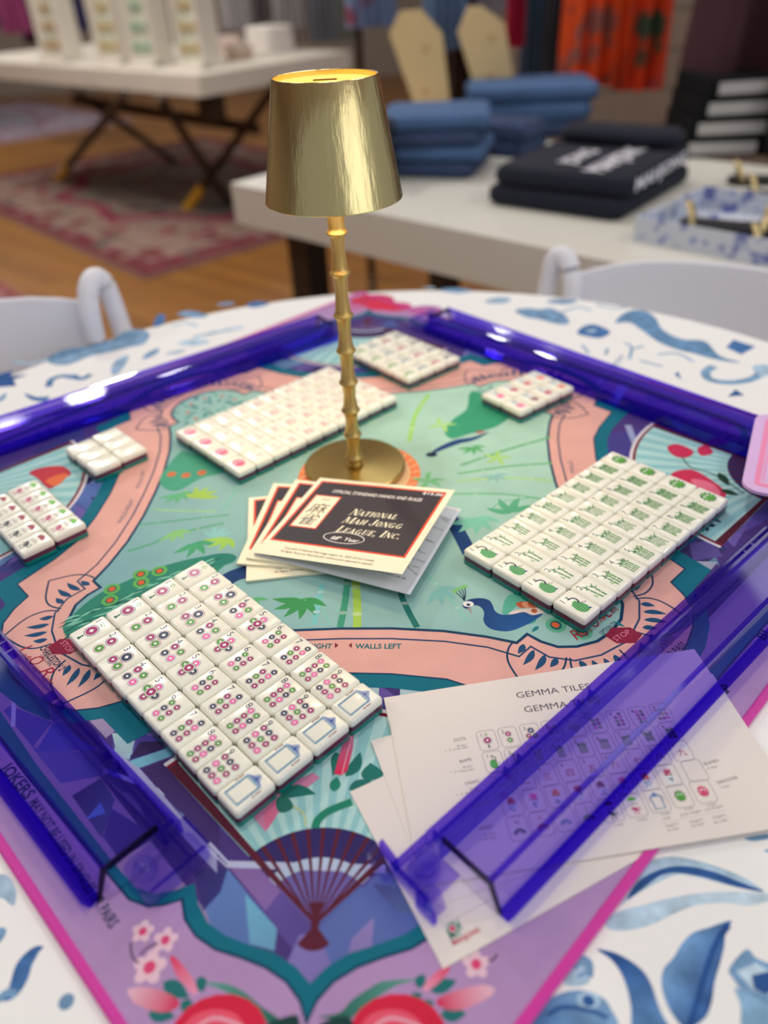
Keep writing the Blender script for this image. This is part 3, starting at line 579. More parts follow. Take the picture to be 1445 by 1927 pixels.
A.blob(px([(1262, 894), (1300, 884), (1340, 905), (1366, 930), (1345, 948), (1300, 925)]), RD, 17); A.blob(px([(1300, 902), (1340, 910), (1355, 932), (1320, 925)]), C(224, 110, 140), 18)
A.curve(px([(1283, 860), (1300, 880), (1335, 890), (1372, 910), (1400, 930)]), 1.5, C(70, 110, 100), 17); A.leaf(mp(1352, 890), mp(1372, 915), 9, C(24, 60, 44), 18); A.leaf(mp(1355, 922), mp(1390, 932), 8, C(24, 60, 44), 18)
A.blob(px([(55, 890), (80, 880), (118, 878), (134, 892), (120, 900), (110, 910), (92, 920), (70, 900)]), C(190, 56, 70), 17); A.blob(px([(86, 905), (112, 893), (128, 894), (106, 915)]), C(222, 110, 70), 18)
A.text('OH', mp(1320, 993), mp(1352, 972), 7, C(180, 30, 70), 17, bold=.02); A.text('MY', mp(1330, 1000), mp(1364, 978), 7, C(60, 60, 110), 17, bold=.02)
# corner flowers on the near lilac border
s3 = lambda l: px(l, .5121, 0, 1400)
def blossom(x, y, r, f):
    o = f([(x, y)])[0]
    for k in range(5): t = k*1.257+.3; A.ell(o[0]+r*.62*math.cos(t), o[1]+r*.62*math.sin(t), r*.52, r*.42, C(236, 190, 206), 18, t, 12)
    A.ell(o[0], o[1], r*.42, r*.42, C(214, 70, 120), 19, 0, 10)
for x, y, r in ((525, 690, 5.5), (608, 722, 6), (550, 822, 8)): blossom(x, y, r, s3)
A.curve(s3([(480, 730), (486, 780), (510, 808)]), 1, C(70, 50, 80), 18); A.curve(s3([(515, 778), (545, 748), (580, 735)]), 1, C(70, 50, 80), 18)
for f, sg in ((s3, 0), (lambda l: px(l, .5156, 700, 1400), 1)):
    T = [(470, 905), (520, 893), (600, 910), (655, 942), (648, 972), (590, 988), (505, 960), (478, 930)] if not sg else [(445, 893), (400, 880), (320, 898), (245, 928), (240, 955), (300, 975), (370, 955), (435, 920)]
    A.blob(f(T), grad(f([T[0]])[0], f([T[4]])[0], C(240, 180, 200), C(200, 34, 84)), 18)
    B_ = [(625, 785), (650, 790), (700, 850), (725, 900), (715, 925), (680, 890), (648, 850)] if not sg else [(285, 812), (262, 815), (215, 850), (188, 885), (195, 905), (230, 885), (270, 845)]
    A.blob(f(B_), grad(f([B_[0]])[0], f([B_[4]])[0], C(214, 40, 90), C(236, 150, 180)), 18)
    for a, b_, w in ((((600, 875), (695, 935), 8), ((545, 990), (645, 1005), 7), ((735, 855), (745, 915), 6), ((665, 950), (712, 978), 6)) if not sg else (((165, 890), (190, 840), 6), ((210, 900), (310, 865), 7), ((145, 945), (180, 910), 6), ((250, 990), (345, 985), 7), ((180, 970), (225, 940), 6))):
        A.leaf(f([a])[0], f([b_])[0], w, C(30, 108, 110), 17)
A.blob(s3([(755, 880), (830, 882), (900, 915), (960, 965), (1030, 1018), (960, 1020), (890, 985), (845, 920)]), grad(mp(400, 1850), mp(520, 1915), C(90, 150, 140), C(30, 96, 84)), 17)
A.blob([mp(400+a*.29066, 1540+b_*.29066) for a, b_ in ((680, 1290), (820, 1262), (900, 1180), (1010, 1105), (1110, 1055), (1320, 1045), (1190, 1085), (1090, 1145), (960, 1240), (880, 1300))], grad(mp(780, 1845), mp(620, 1910), C(90, 150, 140), C(30, 96, 84)), 17)
for x, y, rx in ((415, 1925, 30), (748, 1925, 30)):
    o_ = mp(x, y); A.ell(o_[0], o_[1]-6, rx*.8, 19, C(206, 30, 66), 18); A.ell(o_[0]-3, o_[1]-3, rx*.5, 9, C(226, 84, 110), 19); A.curve([(o_[0]-16, o_[1]-6), (o_[0]-4, o_[1]+2), (o_[0]+12, o_[1]-2)], 1.4, C(240, 170, 190), 20)
A.blob(px([(500, 1930), (535, 1915), (560, 1912), (560, 1940), (520, 1950)]), C(22, 60, 60), 18); A.blob(px([(600, 1930), (650, 1912), (665, 1935), (630, 1950)]), C(22, 60, 60), 18)
for x, y in ((1085-260, 1700+60),): pass
blossom(380*.5156+700, 1400+805*.5156, 6.5, lambda l: [mp(*l[0])]); A.curve(px([(935, 1795), (930, 1805), (918, 1810)]), 1, C(70, 50, 80), 18)
# far corner flowers (hazy, behind the lamp)
for x, y, r, c in ((700, 566, 34, RD), (745, 578, 24, C(200, 60, 110)), (660, 580, 20, C(190, 110, 160)), (800, 585, 26, C(180, 110, 170)), (720, 575, 26, C(210, 40, 80))):
    o_ = mp(x, y); A.ell(*o_, r, r*.8, c, 18)
# lettering on the mat
tt = C(18, 104, 112); dk = C(16, 44, 82)
A.text('WALLS LEFT', mp(668, 1221), mp(755, 1221), 5.2, tt, 15, bold=.025); A.text('WALLS RIGHT', mp(530, 1220), mp(624, 1221), 5.2, tt, 15, bold=.025)
A.poly(px([(630, 1210), (630, 1220), (637, 1215)]), MAR, 15); A.poly(px([(662, 1210), (662, 1220), (656, 1215)]), MAR, 15)
A.text('CHARLESTON 2', mp(74, 1221), mp(112, 1264), 5.6, dk, 16, bold=.022); A.text('OPTIONAL', mp(73, 1236), mp(94, 1256), 4.6, C(50, 80, 110), 16)
A.text('0-3 TILES', mp(7, 1259), mp(36, 1292), 5.2, dk, 17, bold=.01)
for w, p0, p1, h in (('L', (34, 1225), (40, 1232), 11), ('eft', (40, 1234), (52, 1246), 5), ('O', (52, 1245), (62, 1256), 11), ('ver', (60, 1257), (70, 1268), 5), ('R', (72, 1266), (81, 1277), 11), ('ight', (81, 1278), (93, 1292), 5)):
    A.text(w, mp(*p0), mp(*p1), h, C(160, 30, 60), 16, .25)
for w, p0, p1, h in (('R', (1086, 1206), (1098, 1199), 11), ('ight', (1099, 1197), (1116, 1186), 6), ('O', (1120, 1183), (1133, 1174), 11), ('ver', (1132, 1172), (1144, 1164), 6), ('L', (1146, 1163), (1153, 1158), 11), ('eft', (1154, 1156), (1166, 1147), 6)):
    A.text(w, mp(*p0), mp(*p1), h, C(160, 30, 60), 17, .25)
A.text('OPTION TO', mp(1134, 1196), mp(1163, 1174), 4.2, dk, 16, bold=.01)
for x, y, d in ((123, 1217, -.8), (1173, 1196, .6)):
    o_ = mp(x, y); A.poly([(o_[0]+14*math.cos(k*PI/3), o_[1]+9.5*math.sin(k*PI/3)) for k in range(6)], C(134, 26, 62), 17); A.textc('STOP', o_[0], o_[1]-2, 5, C(214, 130, 150), 18, rot=d)
A.text('O', mp(1216, 1246), mp(1229, 1236), 11, C(150, 26, 66), 16, .25); A.text('ver', mp(1230, 1235), mp(1243, 1224), 6, C(150, 26, 66), 16, .25); A.text('R', mp(1247, 1222), mp(1256, 1214), 11, C(150, 26, 66), 16, .25); A.text('ight', mp(1257, 1213), mp(1272, 1200), 6, C(150, 26, 66), 16, .25)
A.text('OPTION TO PASS', mp(1219, 1274), mp(1294, 1215), 6, dk, 16, bold=.015); A.text('0-3 TILES', mp(1250, 1266), mp(1295, 1232), 6, dk, 16, bold=.015)
A.text('JOKERS', mp(-1, 1447), mp(48, 1507), 8, dk, 18, bold=.03); A.text('MAY NOT BE USED IN SINGLES OR PAIRS', mp(54, 1512), mp(207, 1750), 6.4, dk, 18, bold=.02)
A.text('SWAP', mp(1330, 1336), mp(1378, 1297), 7, dk, 18, bold=.03); A.text('BLANKS', mp(1437, 1206), mp(1500, 1150), 7, dk, 18, bold=.03)
A.text('Charleston', mp(430, 737), mp(483, 729), 7, C(50, 70, 110), 16, .2, .01); A.text('Charleston', mp(895, 717), mp(950, 706), 7, C(50, 70, 110), 16, .2, .01)
A.text('WALLS RIGHT', mp(228, 985), mp(254, 940), 4.6, C(60, 90, 120), 15); A.text('WALLS LEFT', mp(262, 920), mp(275, 885), 4.6, C(60, 90, 120), 15); A.text('WALLS', mp(1082, 892), mp(1076, 868), 4.6, C(60, 90, 120), 15)
A.build('printed_artwork', M_FABRIC, mat_root, .02, .02)
# magenta overlocked edge, stitch by stitch in one ribbed band per side
M_STITCH = mat('magenta_thread', C(196, 36, 150), .5, sheen=.3)
for k in range(4):
    a, b2 = np.array(CORN[k]), np.array(CORN[(k+1) % 4]); L = np.linalg.norm(b2-a); n = int(L/2.2); t = (b2-a)/L; nn = np.array([-t[1], t[0]])
    sec = [(3.4, 1.0), (2.2, 1.7), (-1.2, 1.7), (-2.6, .4), (-2.6, -2), (2.6, -2.6)]; rings = []
    for i in range(2*n+1):
        s_ = 1. if i % 2 else .72; q = a+t*L*i/(2*n); rings.append([(q[0]+nn[0]*u*(.9+.1*s_), q[1]+nn[1]*u*(.9+.1*s_), z*s_ if z > 0 else z) for u, z in sec])
    MB().loft(rings).build('stitched_edge', M_STITCH, mat_root)
# ------------------------------------------------------------------ racks of tinted acrylic
def rack(p, ang, side, L, label, z0, end):
    t = thing('tile_rack', label, 'tile rack', (p[0], p[1], z0), ang, 'violet tile racks round the playmat')
    def pr(name, prof, m, x0=0, x1=L):
        pf_ = [(w*side, z) for w, z in prof]
        if side < 0: pf_ = pf_[::-1]
        return MB().prism_x(pf_, x0, x1).build(name, m, t)
    def bx(name, x0, x1, w0, w1, za, zb, m): return pr(name, [(w0, za), (w1, za), (w1, zb), (w0, zb)], m, x0, x1)
    pr('front_lip', [(-5, 8.2), (-2.6, 8.4), (-.4, 2.4), (5, 2.2), (5, 0), (-2, 0)], M_DEEP)
    pr('sloped_face', [(3, .2), (5.4, .2), (13, 20.6), (11.2, 22.4)], M_VIOLET)
    pr('shoulder', [(10.8, 22.8), (11.2, 19.6), (14.2, 19.6), (14.2, 22.4)], M_DEEP)
    pr('top_plate', [(14.2, 22), (14.2, 20), (47, 19.2), (47, 21.2)], M_VIOLET)
    pr('rear_wall', [(47, .2), (49.8, .2), (49.8, 25), (47, 25)], M_DEEP)
    pr('tray_floor', [(49.8, 1), (58.5, 1), (58.5, 2.6), (49.8, 2.6)], M_VIOLET)
    pr('tray_wall', [(58.5, .2), (60.6, .2), (60.6, 11.8), (58.5, 11.8)], M_DEEP)
    x = 4.
    while x < L-12:
        bx('tray_divider', x, x+1.4, 49.8, 58.5, 2.6, 11, M_DEEP); x += 13 if int(x*10) % 2 == 0 and (len(t.children) % 2) else 62
    for q in (0, L-1.6): bx('end_edge', q, q+1.6, 14.2, 47, 17, 21.6, M_DARKEDGE); pr('end_edge', [(3, .2), (5.4, .2), (14.2, 20), (11.2, 22.8)], M_DARKEDGE, q-.2, q+1.4)
    if end == 'block':
        b = MB(); pts = rrect(27, 44, 6, 4); b.loft([[(x-13, side*(42+y), z) for x, y in pts][::side] for z in (.3, 12.5)]); b.build('end_block', M_VIOLET, t, 40)
        b = MB(); b.lathe([(7, 12.5), (7.2, 15), (6, 19.5), (3.6, 22.6), (.5, 23.8)], 24, (-13, side*29)); b.build('knob', M_CLEAR, t, 50)
        bx('end_rib', -25, 0, 50, 51.4, 12.5, 14, M_DEEP); bx('end_rib', -25, 0, 62, 63.4, 12, 13.4, M_DEEP); bx('end_rib', -26.5, -25, 24, 60, 12.5, 14, M_DEEP)
    else:
        bx('end_wall', -27, -25, 33, 61, .3, 10, M_VIOLET); bx('end_rim', -27.3, -24.7, 33, 61, 10, 11.2, M_DEEP); bx('end_rim', -27.3, -24.7, 32, 33, .3, 11.2, M_DEEP); bx('end_floor', -25, 0, 33, 61, .3, 1.9, M_VIOLET); bx('end_wall', -25, 0, 59.6, 61, .3, 10, M_DEEP); bx('end_wall', -25, 0, 47.5, 49.5, .3, 21, M_VIOLET)
        b = MB(); b.lathe([(9, 1.9), (9, 9), (6, 9), (6, 4), (2.4, 4), (2.4, 8)], 24, (-13, side*48)); b.build('hinge_hub', M_VIOLET, t, 40)
        pr('hinge_clip', [(59, .3), (74, 4), (73, 15), (66, 12), (60, 9)], M_DEEP, -24, -21.6); pr('hinge_clip', [(59, .3), (74, 4), (73, 15), (66, 12), (60, 9)], M_VIOLET, -33, -24.2)
        pr('hinge_clip', [(24, .3), (38, .3), (38, 15), (30, 13), (26, 8)], M_DEEP, -30, -27); pr('hinge_clip', [(26, .3), (38, .3), (38, 13), (30, 11)], M_VIOLET, -26.8, -18)
    return t
M_DARKEDGE = acrylic('cut_acrylic_edge', (.12, .09, .25, 1), .2); M_CLEAR = acrylic('pale_clear_acrylic', (.78, .74, .98, 1), .03)
rack((53, 205), math.radians(40.5), 1, 478, 'violet clear acrylic tile rack lying across the white tile sheets', 2.7, 'hinge')
rack((-174, 226), math.radians(134.8), -1, 478, 'violet clear acrylic tile rack at the front left with a round knob at its end', .6, 'block')
rack((-431-.589*60, 717+.808*60), math.radians(36.1), -1, 474, 'violet clear acrylic tile rack at the back left behind the blank tiles', .6, 'hinge')
rack((113, 1044), math.radians(-50.4), -1, 468, 'violet clear acrylic tile rack at the back right behind the flower tiles', .6, 'block')
# ------------------------------------------------------------------ white tile sheets
SW, SHH = 231., 117.
def sheet(corner, ang, z, label, art):
    p = U(*corner, z); t = thing('tile_sheet', label, 'printed sheet', (p[0], p[1], z), ang, 'white tile sheets under the front right rack')
    MB().box((0, -SHH, -.4), (SW, 0, 0)).build('card', M_PAPER, t)
    if art: art.build('printed_face', M_INK, t, .015, .02)
    return t, p, ang
GRY = C(70, 66, 80)
def sheet_art(px0, ang, z, full):
    p0 = U(*px0, z); c, s = math.cos(ang), math.sin(ang)
    def q(x, y): u = U(x, y, z)-p0; return (u[0]*c+u[1]*s, -u[0]*s+u[1]*c)
    a = Art()
    if not full: a.text('GEMMA TILES', q(973, 1314), q(1112, 1296), 5.4, GRY, 1); return a
    a.text('GEMMA TILES', q(988, 1341), q(1130, 1322), 5.4, GRY, 1)
    def mini(f, x, y, k=.5):
        o = q(x, y); a.frame(o[0], o[1], 12.4, 15.6, .3, C(120, 112, 128), 1, 2.4); 
        if f: a.sub(FACE[f], lambda v: (o[0]+v[0]*k, o[1]+v[1]*k), 1)
    o1, o9 = np.array((917., 1393.)), np.array((1244., 1341.))
    for i in range(9): mini('dot%d' % (i+1), *(o1+(o9-o1)*i/8))
    o1, o9 = np.array((929., 1433.)), np.array((1262., 1378.))
    for i in range(9): mini('bam%d' % (i+1), *(o1+(o9-o1)*i/8))
    o1, o9 = np.array((944., 1474.)), np.array((1281., 1413.))
    for i in range(9): mini('crak%d' % (i+1), *(o1+(o9-o1)*i/8), k=.52)
    o1, o9 = np.array((963., 1513.)), np.array((1258., 1459.))
    for i in range(8): mini('flower%d' % ((i*3+1) % 8), *(o1+(o9-o1)*i/7))
    mini(None, 1307, 1450)
    for i, f in enumerate(('windN', 'windE', 'windW', 'windS', 'jokerr', 'jokerg', 'soap', 'green', 'red')):
        o = np.array((976., 1559.))+(np.array((1323., 1489.))-np.array((976., 1559.)))*i/8; mini(f, *o)
    LG = C(96, 92, 104)
    for st, x0, y0, x1, y1, h in (('DOTS', 855, 1396, 877, 1392, 2.4), ('36 tiles', 860, 1406, 877, 1403, 1.6), ('1 - 9 : 4 dot tiles', 838, 1415, 880, 1407, 1.6), ('BAMS', 866, 1436, 888, 1431, 2.4), ('36 tiles', 871, 1446, 889, 1443, 1.6), ('1 - 9 : 4 bam tiles', 848, 1456, 892, 1449, 1.6),
                              ('CRAKS', 876, 1478, 902, 1472, 2.4), ('36 tiles', 884, 1487, 900, 1484, 1.6), ('1 - 9 : 4 crak tiles', 860, 1498, 905, 1489, 1.6), ('FLOWERS', 890, 1520, 925, 1512, 2.4), ('WINDS', 902, 1564, 929, 1557, 2.4), ('16 tiles', 910, 1574, 932, 1569, 1.6), ('4 wind tiles', 902, 1582, 935, 1577, 1.6),
                              ('BLANKS', 1327, 1440, 1353, 1433, 2.2), ('6 tiles', 1332, 1448, 1350, 1444, 1.6), ('DRAGONS', 1351, 1476, 1389, 1465, 2.2), ('12 tiles', 1358, 1484, 1374, 1480, 1.6), ('5 tiles', 1157, 1556, 1173, 1552, 1.6), ('5 tiles', 1201, 1546, 1218, 1542, 1.6),
                              ('4 tiles', 1245, 1535, 1262, 1531, 1.6), ('soap', 1248, 1543, 1262, 1539, 1.6), ('4 tiles', 1289, 1526, 1305, 1522, 1.6), ('green dragon', 1281, 1536, 1320, 1527, 1.6), ('4 tiles', 1331, 1518, 1348, 1514, 1.6), ('red dragon', 1328, 1526, 1360, 1518, 1.6),
                              ('dragons', 1253, 1557, 1276, 1551, 1.6), ('for dots', 1257, 1565, 1278, 1560, 1.6), ('dragons', 1300, 1549, 1323, 1543, 1.6), ('for bams', 1302, 1557, 1326, 1551, 1.6), ('dragons', 1342, 1541, 1365, 1535, 1.6), ('for craks', 1345, 1550, 1369, 1544, 1.6)):
        a.text(st, q(x0, y0), q(x1, y1), h, LG if h < 2 else GRY, 1)
    a.line([q(1243, 1549), q(1366, 1525)], .2, C(170, 165, 172), 1)
    return a
rd = math.radians
la = Art()
sheet((658, 1490), rd(24.5), 1.0, 'white card sheet at the bottom of the fan, with a green and red logo corner', None)
t_ = bpy.data.objects['tile_sheet']
p0 = U(658, 1490, 1.0); c_, s_ = math.cos(rd(24.5)), math.sin(rd(24.5))
def qs(x, y): u = U(x, y, 1.0)-p0; return (u[0]*c_+u[1]*s_, -u[0]*s_+u[1]*c_)
lg = C(30, 122, 92)
o_ = qs(853, 1749); la.ell(o_[0]-.2, o_[1]+.6, 3.1, 3.1, lg, 1); la.ell(o_[0]-.2, o_[1]+.6, 2.2, 2.2, WHITE, 2); la.ell(o_[0]-.2, o_[1]+.6, 1.7, 1.7, C(196, 50, 90), 3)
la.text('H', qs(860, 1753), qs(870, 1749), 6, lg, 1, bold=.03); la.text('MY', qs(849, 1770), qs(873, 1758), 6, lg, 1, bold=.03)
la.text('MAHJ', qs(853, 1780), qs(880, 1767), 2.8, C(176, 30, 64), 1, bold=.03); la.text('ONG', qs(881, 1766.5), qs(904, 1752), 2.8, C(176, 30, 64), 1, bold=.03)
la.frame(*((np.array(qs(830, 1690))+np.array(qs(905, 1700)))/2), 30, 14, .25, C(150, 145, 150), 1)
la.build('printed_logo', M_INK, t_, .015, .02)
sheet((698, 1394), rd(16.), 1.45, 'white card sheet second from the bottom, bare paper edge showing at its left', None)
sheet((722, 1313), rd(7.5), 1.9, 'white card sheet second from the top, its thin grey heading showing above', sheet_art((722, 1313), rd(7.5), 1.9, False))
sheet((733, 1356), rd(6.4), 2.35, 'topmost white card sheet with rows of small tile pictures under the rack', sheet_art((733, 1356), rd(6.4), 2.35, True))
# ------------------------------------------------------------------ rule booklets
BW, BH = 141., 125.
def homog(src, dst):
    A_ = []
    for (x, y), (u, v) in zip(src, dst): A_ += [[x, y, 1, 0, 0, 0, -u*x, -u*y, -u], [0, 0, 0, x, y, 1, -v*x, -v*y, -v]]
    h = np.linalg.svd(np.array(A_))[2][-1].reshape(3, 3)
    def f(x, y): r = h@np.array([x, y, 1]); return (r[0]/r[2], r[1]/r[2])
    return f
bk = homog([(476, 1040), (772, 1078), (866, 925), (606, 896)], [(0, 0), (BW, 0), (BW, BH), (0, BH)])
INKB = C(44, 40, 50); REDB = C(214, 66, 36); CR = C(246, 222, 198)
# heavy slanted serif capitals, drawn stroke by stroke (unit box .7 wide, 1 high)
def serif(ch):
    T, t = .2, .07; v = lambda x, w=T, a=0, b=1: [(x, a), (x+w, a), (x+w, b), (x, b)]; h = lambda x0, x1, y, w=t: [(x0, y), (x1, y), (x1, y+w), (x0, y+w)]
    sf = lambda x, y, w=.34: h(x-.07, x-.07+w, y, .05)
    arc = lambda a0, a1, cx=.4, cy=.5, rx=.36, ry=.5: [(cx+rx*math.cos(math.radians(a0+(a1-a0)*k/14)), cy+ry*math.sin(math.radians(a0+(a1-a0)*k/14))) for k in range(15)]+[(cx+rx*(.5)*math.cos(math.radians(a0+(a1-a0)*k/14)), cy+ry*.86*math.sin(math.radians(a0+(a1-a0)*k/14))) for k in range(14, -1, -1)]
    G = {'N': ([v(.1, t), v(.72, t), [(.08, 1), (.3, 1), (.79, 0), (.6, 0)], sf(.04, 0, .25), sf(.66, .95, .25), sf(.0, .95, .25)], .86), 'A': ([[(.0, 0), (.08, 0), (.42, .95), (.38, 1)], [(.3, 1), (.48, 1), (.84, 0), (.58, 0)], h(.16, .6, .3), sf(0, 0, .26), sf(.6, 0, .36)], .86),
         'T': ([v(.26), h(0, .74, .93), [(0, .7), (.05, .7), (.07, 1), (0, 1)], [(.69, .7), (.74, .7), (.74, 1), (.67, 1)], sf(.26, 0)], .78), 'I': ([v(.1), sf(.1, 0), sf(.1, .95)], .42), 'O': ([arc(0, 360)], .84), 'L': ([v(.1), sf(.1, .95), h(.03, .62, 0), [(.57, 0), (.64, 0), (.66, .32), (.61, .32)]], .7),
         'M': ([v(.08, t), v(.8), [(.06, 1), (.28, 1), (.56, .1), (.48, 0)], [(.48, 0), (.54, .1), (.86, 1), (.8, 1)], sf(.04, 0, .25), sf(.8, 0), sf(.8, .95), sf(.04, .95, .25)], 1.08), 'H': ([v(.1), v(.58), h(.2, .7, .48), sf(.1, 0), sf(.1, .95), sf(.58, 0), sf(.58, .95)], .9),
         'J': ([v(.3, T, .2), sf(.3, .95), arc(180, 340, .27, .2, .23, .2), [(.02, .1), (.14, .1), (.14, .26), (.02, .26)]], .62), 'G': ([arc(40, 330), v(.58, .18, .05, .46), h(.46, .84, .42, .05)], .88), 'E': ([v(.1), h(.03, .64, 0), h(.03, .62, .93), h(.2, .48, .47), [(.6, 0), (.66, 0), (.68, .28), (.63, .28)], [(.58, .72), (.63, .72), (.64, 1), (.57, 1)], [(.44, .34), (.49, .34), (.49, .66), (.44, .66)], sf(.1, 0)], .74),
         'U': ([v(.1, T, .25), v(.64, t, .2), arc(180, 360, .4, .25, .31, .27), sf(.1, .95), sf(.6, .95, .25)], .84), 'C': ([arc(45, 315), [(.66, .68), (.72, .68), (.72, .98), (.68, .98)]], .78), '.': ([v(.05, .17, 0, .14)], .3), ',': ([v(.05, .17, 0, .14), [(.16, 0), (.22, 0), (.1, -.2), (.06, -.17)]], .3), ' ': ([], .36)}
    return G[ch]
def serif_text(a, st, p0, p1, h, c, l):        # lower case = small capitals
    x = 0; out = []
    for ch in st:
        k = 1. if ch.isupper() or ch in '.,' else .76; g, w = serif(ch.upper()); out += [[((px_*k+x)+py_*k*.28, py_*k) for px_, py_ in q] for q in g]; x += w*k+.04
    p0 = np.array(p0); d = np.array(p1)-p0; n = np.array([-d[1], d[0]])/np.linalg.norm(d)
    for q in out: a.poly([p0+d*(px_/(x+.2))+n*py_*h for px_, py_ in q], c, l)
def cover():
    a = Art(); fx0, fx1, fy0, fy1 = 5, BW-6, 20, BH-5
    a.rect((fx0+fx1)/2, (fy0+fy1)/2, fx1-fx0, fy1-fy0, REDB, 1); a.rect((fx0+fx1)/2, (fy0+fy1)/2, fx1-fx0-4, fy1-fy0-4, INKB, 2)
    B4 = [bk(*p) for p in ((549, 988), (602, 996), (651, 934), (598, 929))]; x0 = (B4[0][0]+B4[3][0])/2; x1 = (B4[1][0]+B4[2][0])/2; y0 = (B4[0][1]+B4[1][1])/2; y1 = (B4[2][1]+B4[3][1])/2
    a.rect((x0+x1)/2, (y0+y1)/2, x1-x0, y1-y0, REDB, 3); a.rect((x0+x1)/2, (y0+y1)/2, x1-x0-2.6, y1-y0-2.6, CR, 4)
    xm = (x0+x1)/2; K = C(56, 50, 52); a.textc('2025', xm, y1-8, 3.4, K, 5, .1); a.textc('麻', xm, y0+(y1-y0)*.45, 14, K, 5, .15); a.textc('雀', xm, y0+6, 14, K, 5, .15)
    W_ = C(240, 236, 232); T = lambda st, p, q, h, c=W_, sh=0, b=.02: a.text(st, bk(*p), bk(*q), h, c, 4, sh, b)
    T('OFFICIAL STANDARD HANDS AND RULES', (631, 925), (804, 945), 5, W_, .1, .012); T('$15.00', (806, 931), (843, 936), 4, W_, 0, .02)
    hh = 9.5
    serif_text(a, 'National', bk(666, 968), bk(760, 978), hh, CR, 4); serif_text(a, 'Mah Jongg', bk(652, 983), bk(770, 996), hh, CR, 4); serif_text(a, 'League, Inc.', bk(639, 1000), bk(768, 1015), hh, CR, 4)
    o = bk(658, 1012); ax = (np.array(bk(692, 1016))-np.array(bk(624, 1008)))/2; a.line([(o[0]+19.5*math.cos(t*PI/20), o[1]+7.6*math.sin(t*PI/20)) for t in range(40)], .7, W_, 4, True)
    T('88', (631, 1014), (646, 1016), 5, W_, .25, .012); T('th', (646, 1012), (653, 1013), 3, W_, .25, .012); T('Year', (658, 1017), (686, 1021), 5, W_, .25, .012)
    G_ = C(80, 70, 66); T('Copyright © National Mah Jongg League, Inc. 2025 US and Canada.', (539, 1032), (718, 1056), 2.7, G_, .2, 0); T('All Rights Reserved. Reproduction without prior approval is unlawful.', (531, 1038), (715, 1063), 2.7, G_, .2, 0)
    return a
COVER = cover().build('printed_cover', M_INK, obj=False, z=.02, dz=.02)
def booklet(L, T, z, th_, label, dx=0):
    p, q = U(*L, z+th_), U(*T, z+th_); an = math.atan2(q[1]-p[1], q[0]-p[0])-PI/2
    t = thing('rule_booklet', label, 'booklet', (p[0], p[1], z), an, 'rule booklets fanned out before the lamp')
    b = MB(); n = 4
    for k in range(n): b.box((0, 0, th_*k/n), (BW-(k % 2)*.6, BH-(k % 2)*.5, th_*(k+.75)/n))
    b.box((0, 0, 0), (.8, BH, th_)); b.build('folded_pages', M_CREAM, t)
    link(bpy.data.objects.new('printed_cover', COVER), t).location = (0, 0, th_*.75*.001/n*0+(th_*(n-1+.75)/n)*.001+.00001)
    return t
booklet((463, 1093), (468, 939), .9, 2.2, 'lowest rule booklet of the fan, its white edge sticking out at the left')
booklet((445, 1060), (515, 909), 3.3, 2.2, 'second lowest rule booklet of the fan with a red framed black cover')
booklet((463, 1049), (556, 903), 5.7, 2.2, 'rule booklet directly under the open one on top of the fan')
# the open one on top: two leaves hinged at the left edge
zl = 8.6; pL, pT = U(477, 1041, zl+1.5), U(606, 896, zl+1.5); an = math.atan2(pT[1]-pL[1], pT[0]-pL[0])-PI/2
tb = thing('rule_booklet', 'topmost rule booklet lying half open, black cover with a red frame and serif lettering', 'booklet', (pL[0], pL[1], zl), an, 'rule booklets fanned out before the lamp')
def panel(name, r0, lift, sag, m, L=BW):
    n = 12; b = MB(); rings = []
    for i in range(n+1):
        x = L*i/n; z = lift*(x/L)+sag*math.sin(PI*x/L); rings.append([(x, 0, z-.15), (x, BH, z-.15), (x, BH, z+.15), (x, 0, z+.15)])
    b.loft(rings); return b.build(name, m, tb)
_rx = rd(-8)
low = panel('inside_leaf', 0, .1, .4, M_GREYP if 'M_GREYP' in globals() else mat('inside_white_paper', C(206, 210, 220), .7), BW+5)
mid = panel('middle_leaf', 0, -.25, .0, M_PAPER, BW+3)
top = MB().box((0, 0, -.2), (BW, BH, .2)).build('cover_leaf', M_CREAM, tb); top.location = (0, 0, .0021); top.rotation_euler = (0, -math.asin(17.5/BW), 0)
pc = link(bpy.data.objects.new('printed_cover', COVER), tb); pc.matrix_local = top.matrix_basis @ Matrix.Translation((0, 0, .00022))
ia = Art(); il = homog([(490, 1046), (768, 1133), (873, 967), (606, 896)], [(0, 0), (BW+5, 0), (BW+5, BH), (0, BH)])
IK = C(84, 84, 96)
for st, p, q, h, bd in (('CAN ONLY BE USED IN AN EXPOSURE UP UNTIL THE PLAYER HAS', (618, 1058), (761, 1105), 2.3, .015), ('calling tiles from their hand', (668, 1060), (735, 1078), 2.3, 0), ('no difference except when other caller', (690, 1056), (786, 1084), 2.3, 0), ('discards a tile another player may always', (700, 1035), (797, 1074), 2.3, 0),
                        ('wrong number of tiles, hand is dead and caller', (720, 1040), (782, 1098), 2.3, 0), ('miscalled tile may be claimed," etc.', (775, 1046), (800, 1058), 2.3, 0), ('if not in the title', (768, 1040), (790, 1050), 2.3, 0), ('when discarded the', (790, 1022), (815, 1036), 2.3, 0), ('until racked', (800, 1028), (812, 1034), 2.3, 0), ('for payment, double', (810, 1000), (835, 1012), 2.3, 0), ('to all players', (828, 980), (850, 990), 2.3, 0), ('in the game', (832, 986), (846, 994), 2.3, 0)):
    ia.text(st, il(*p), il(*q), h, IK, 1, 0, bd)
pa = ia.build('printed_rules', M_INK, tb, .2, .02)
for v in pa.data.vertices: x = v.co.x*1000; v.co.z += (.1*x/(BW+5)+.4*math.sin(PI*x/(BW+5)))*.001
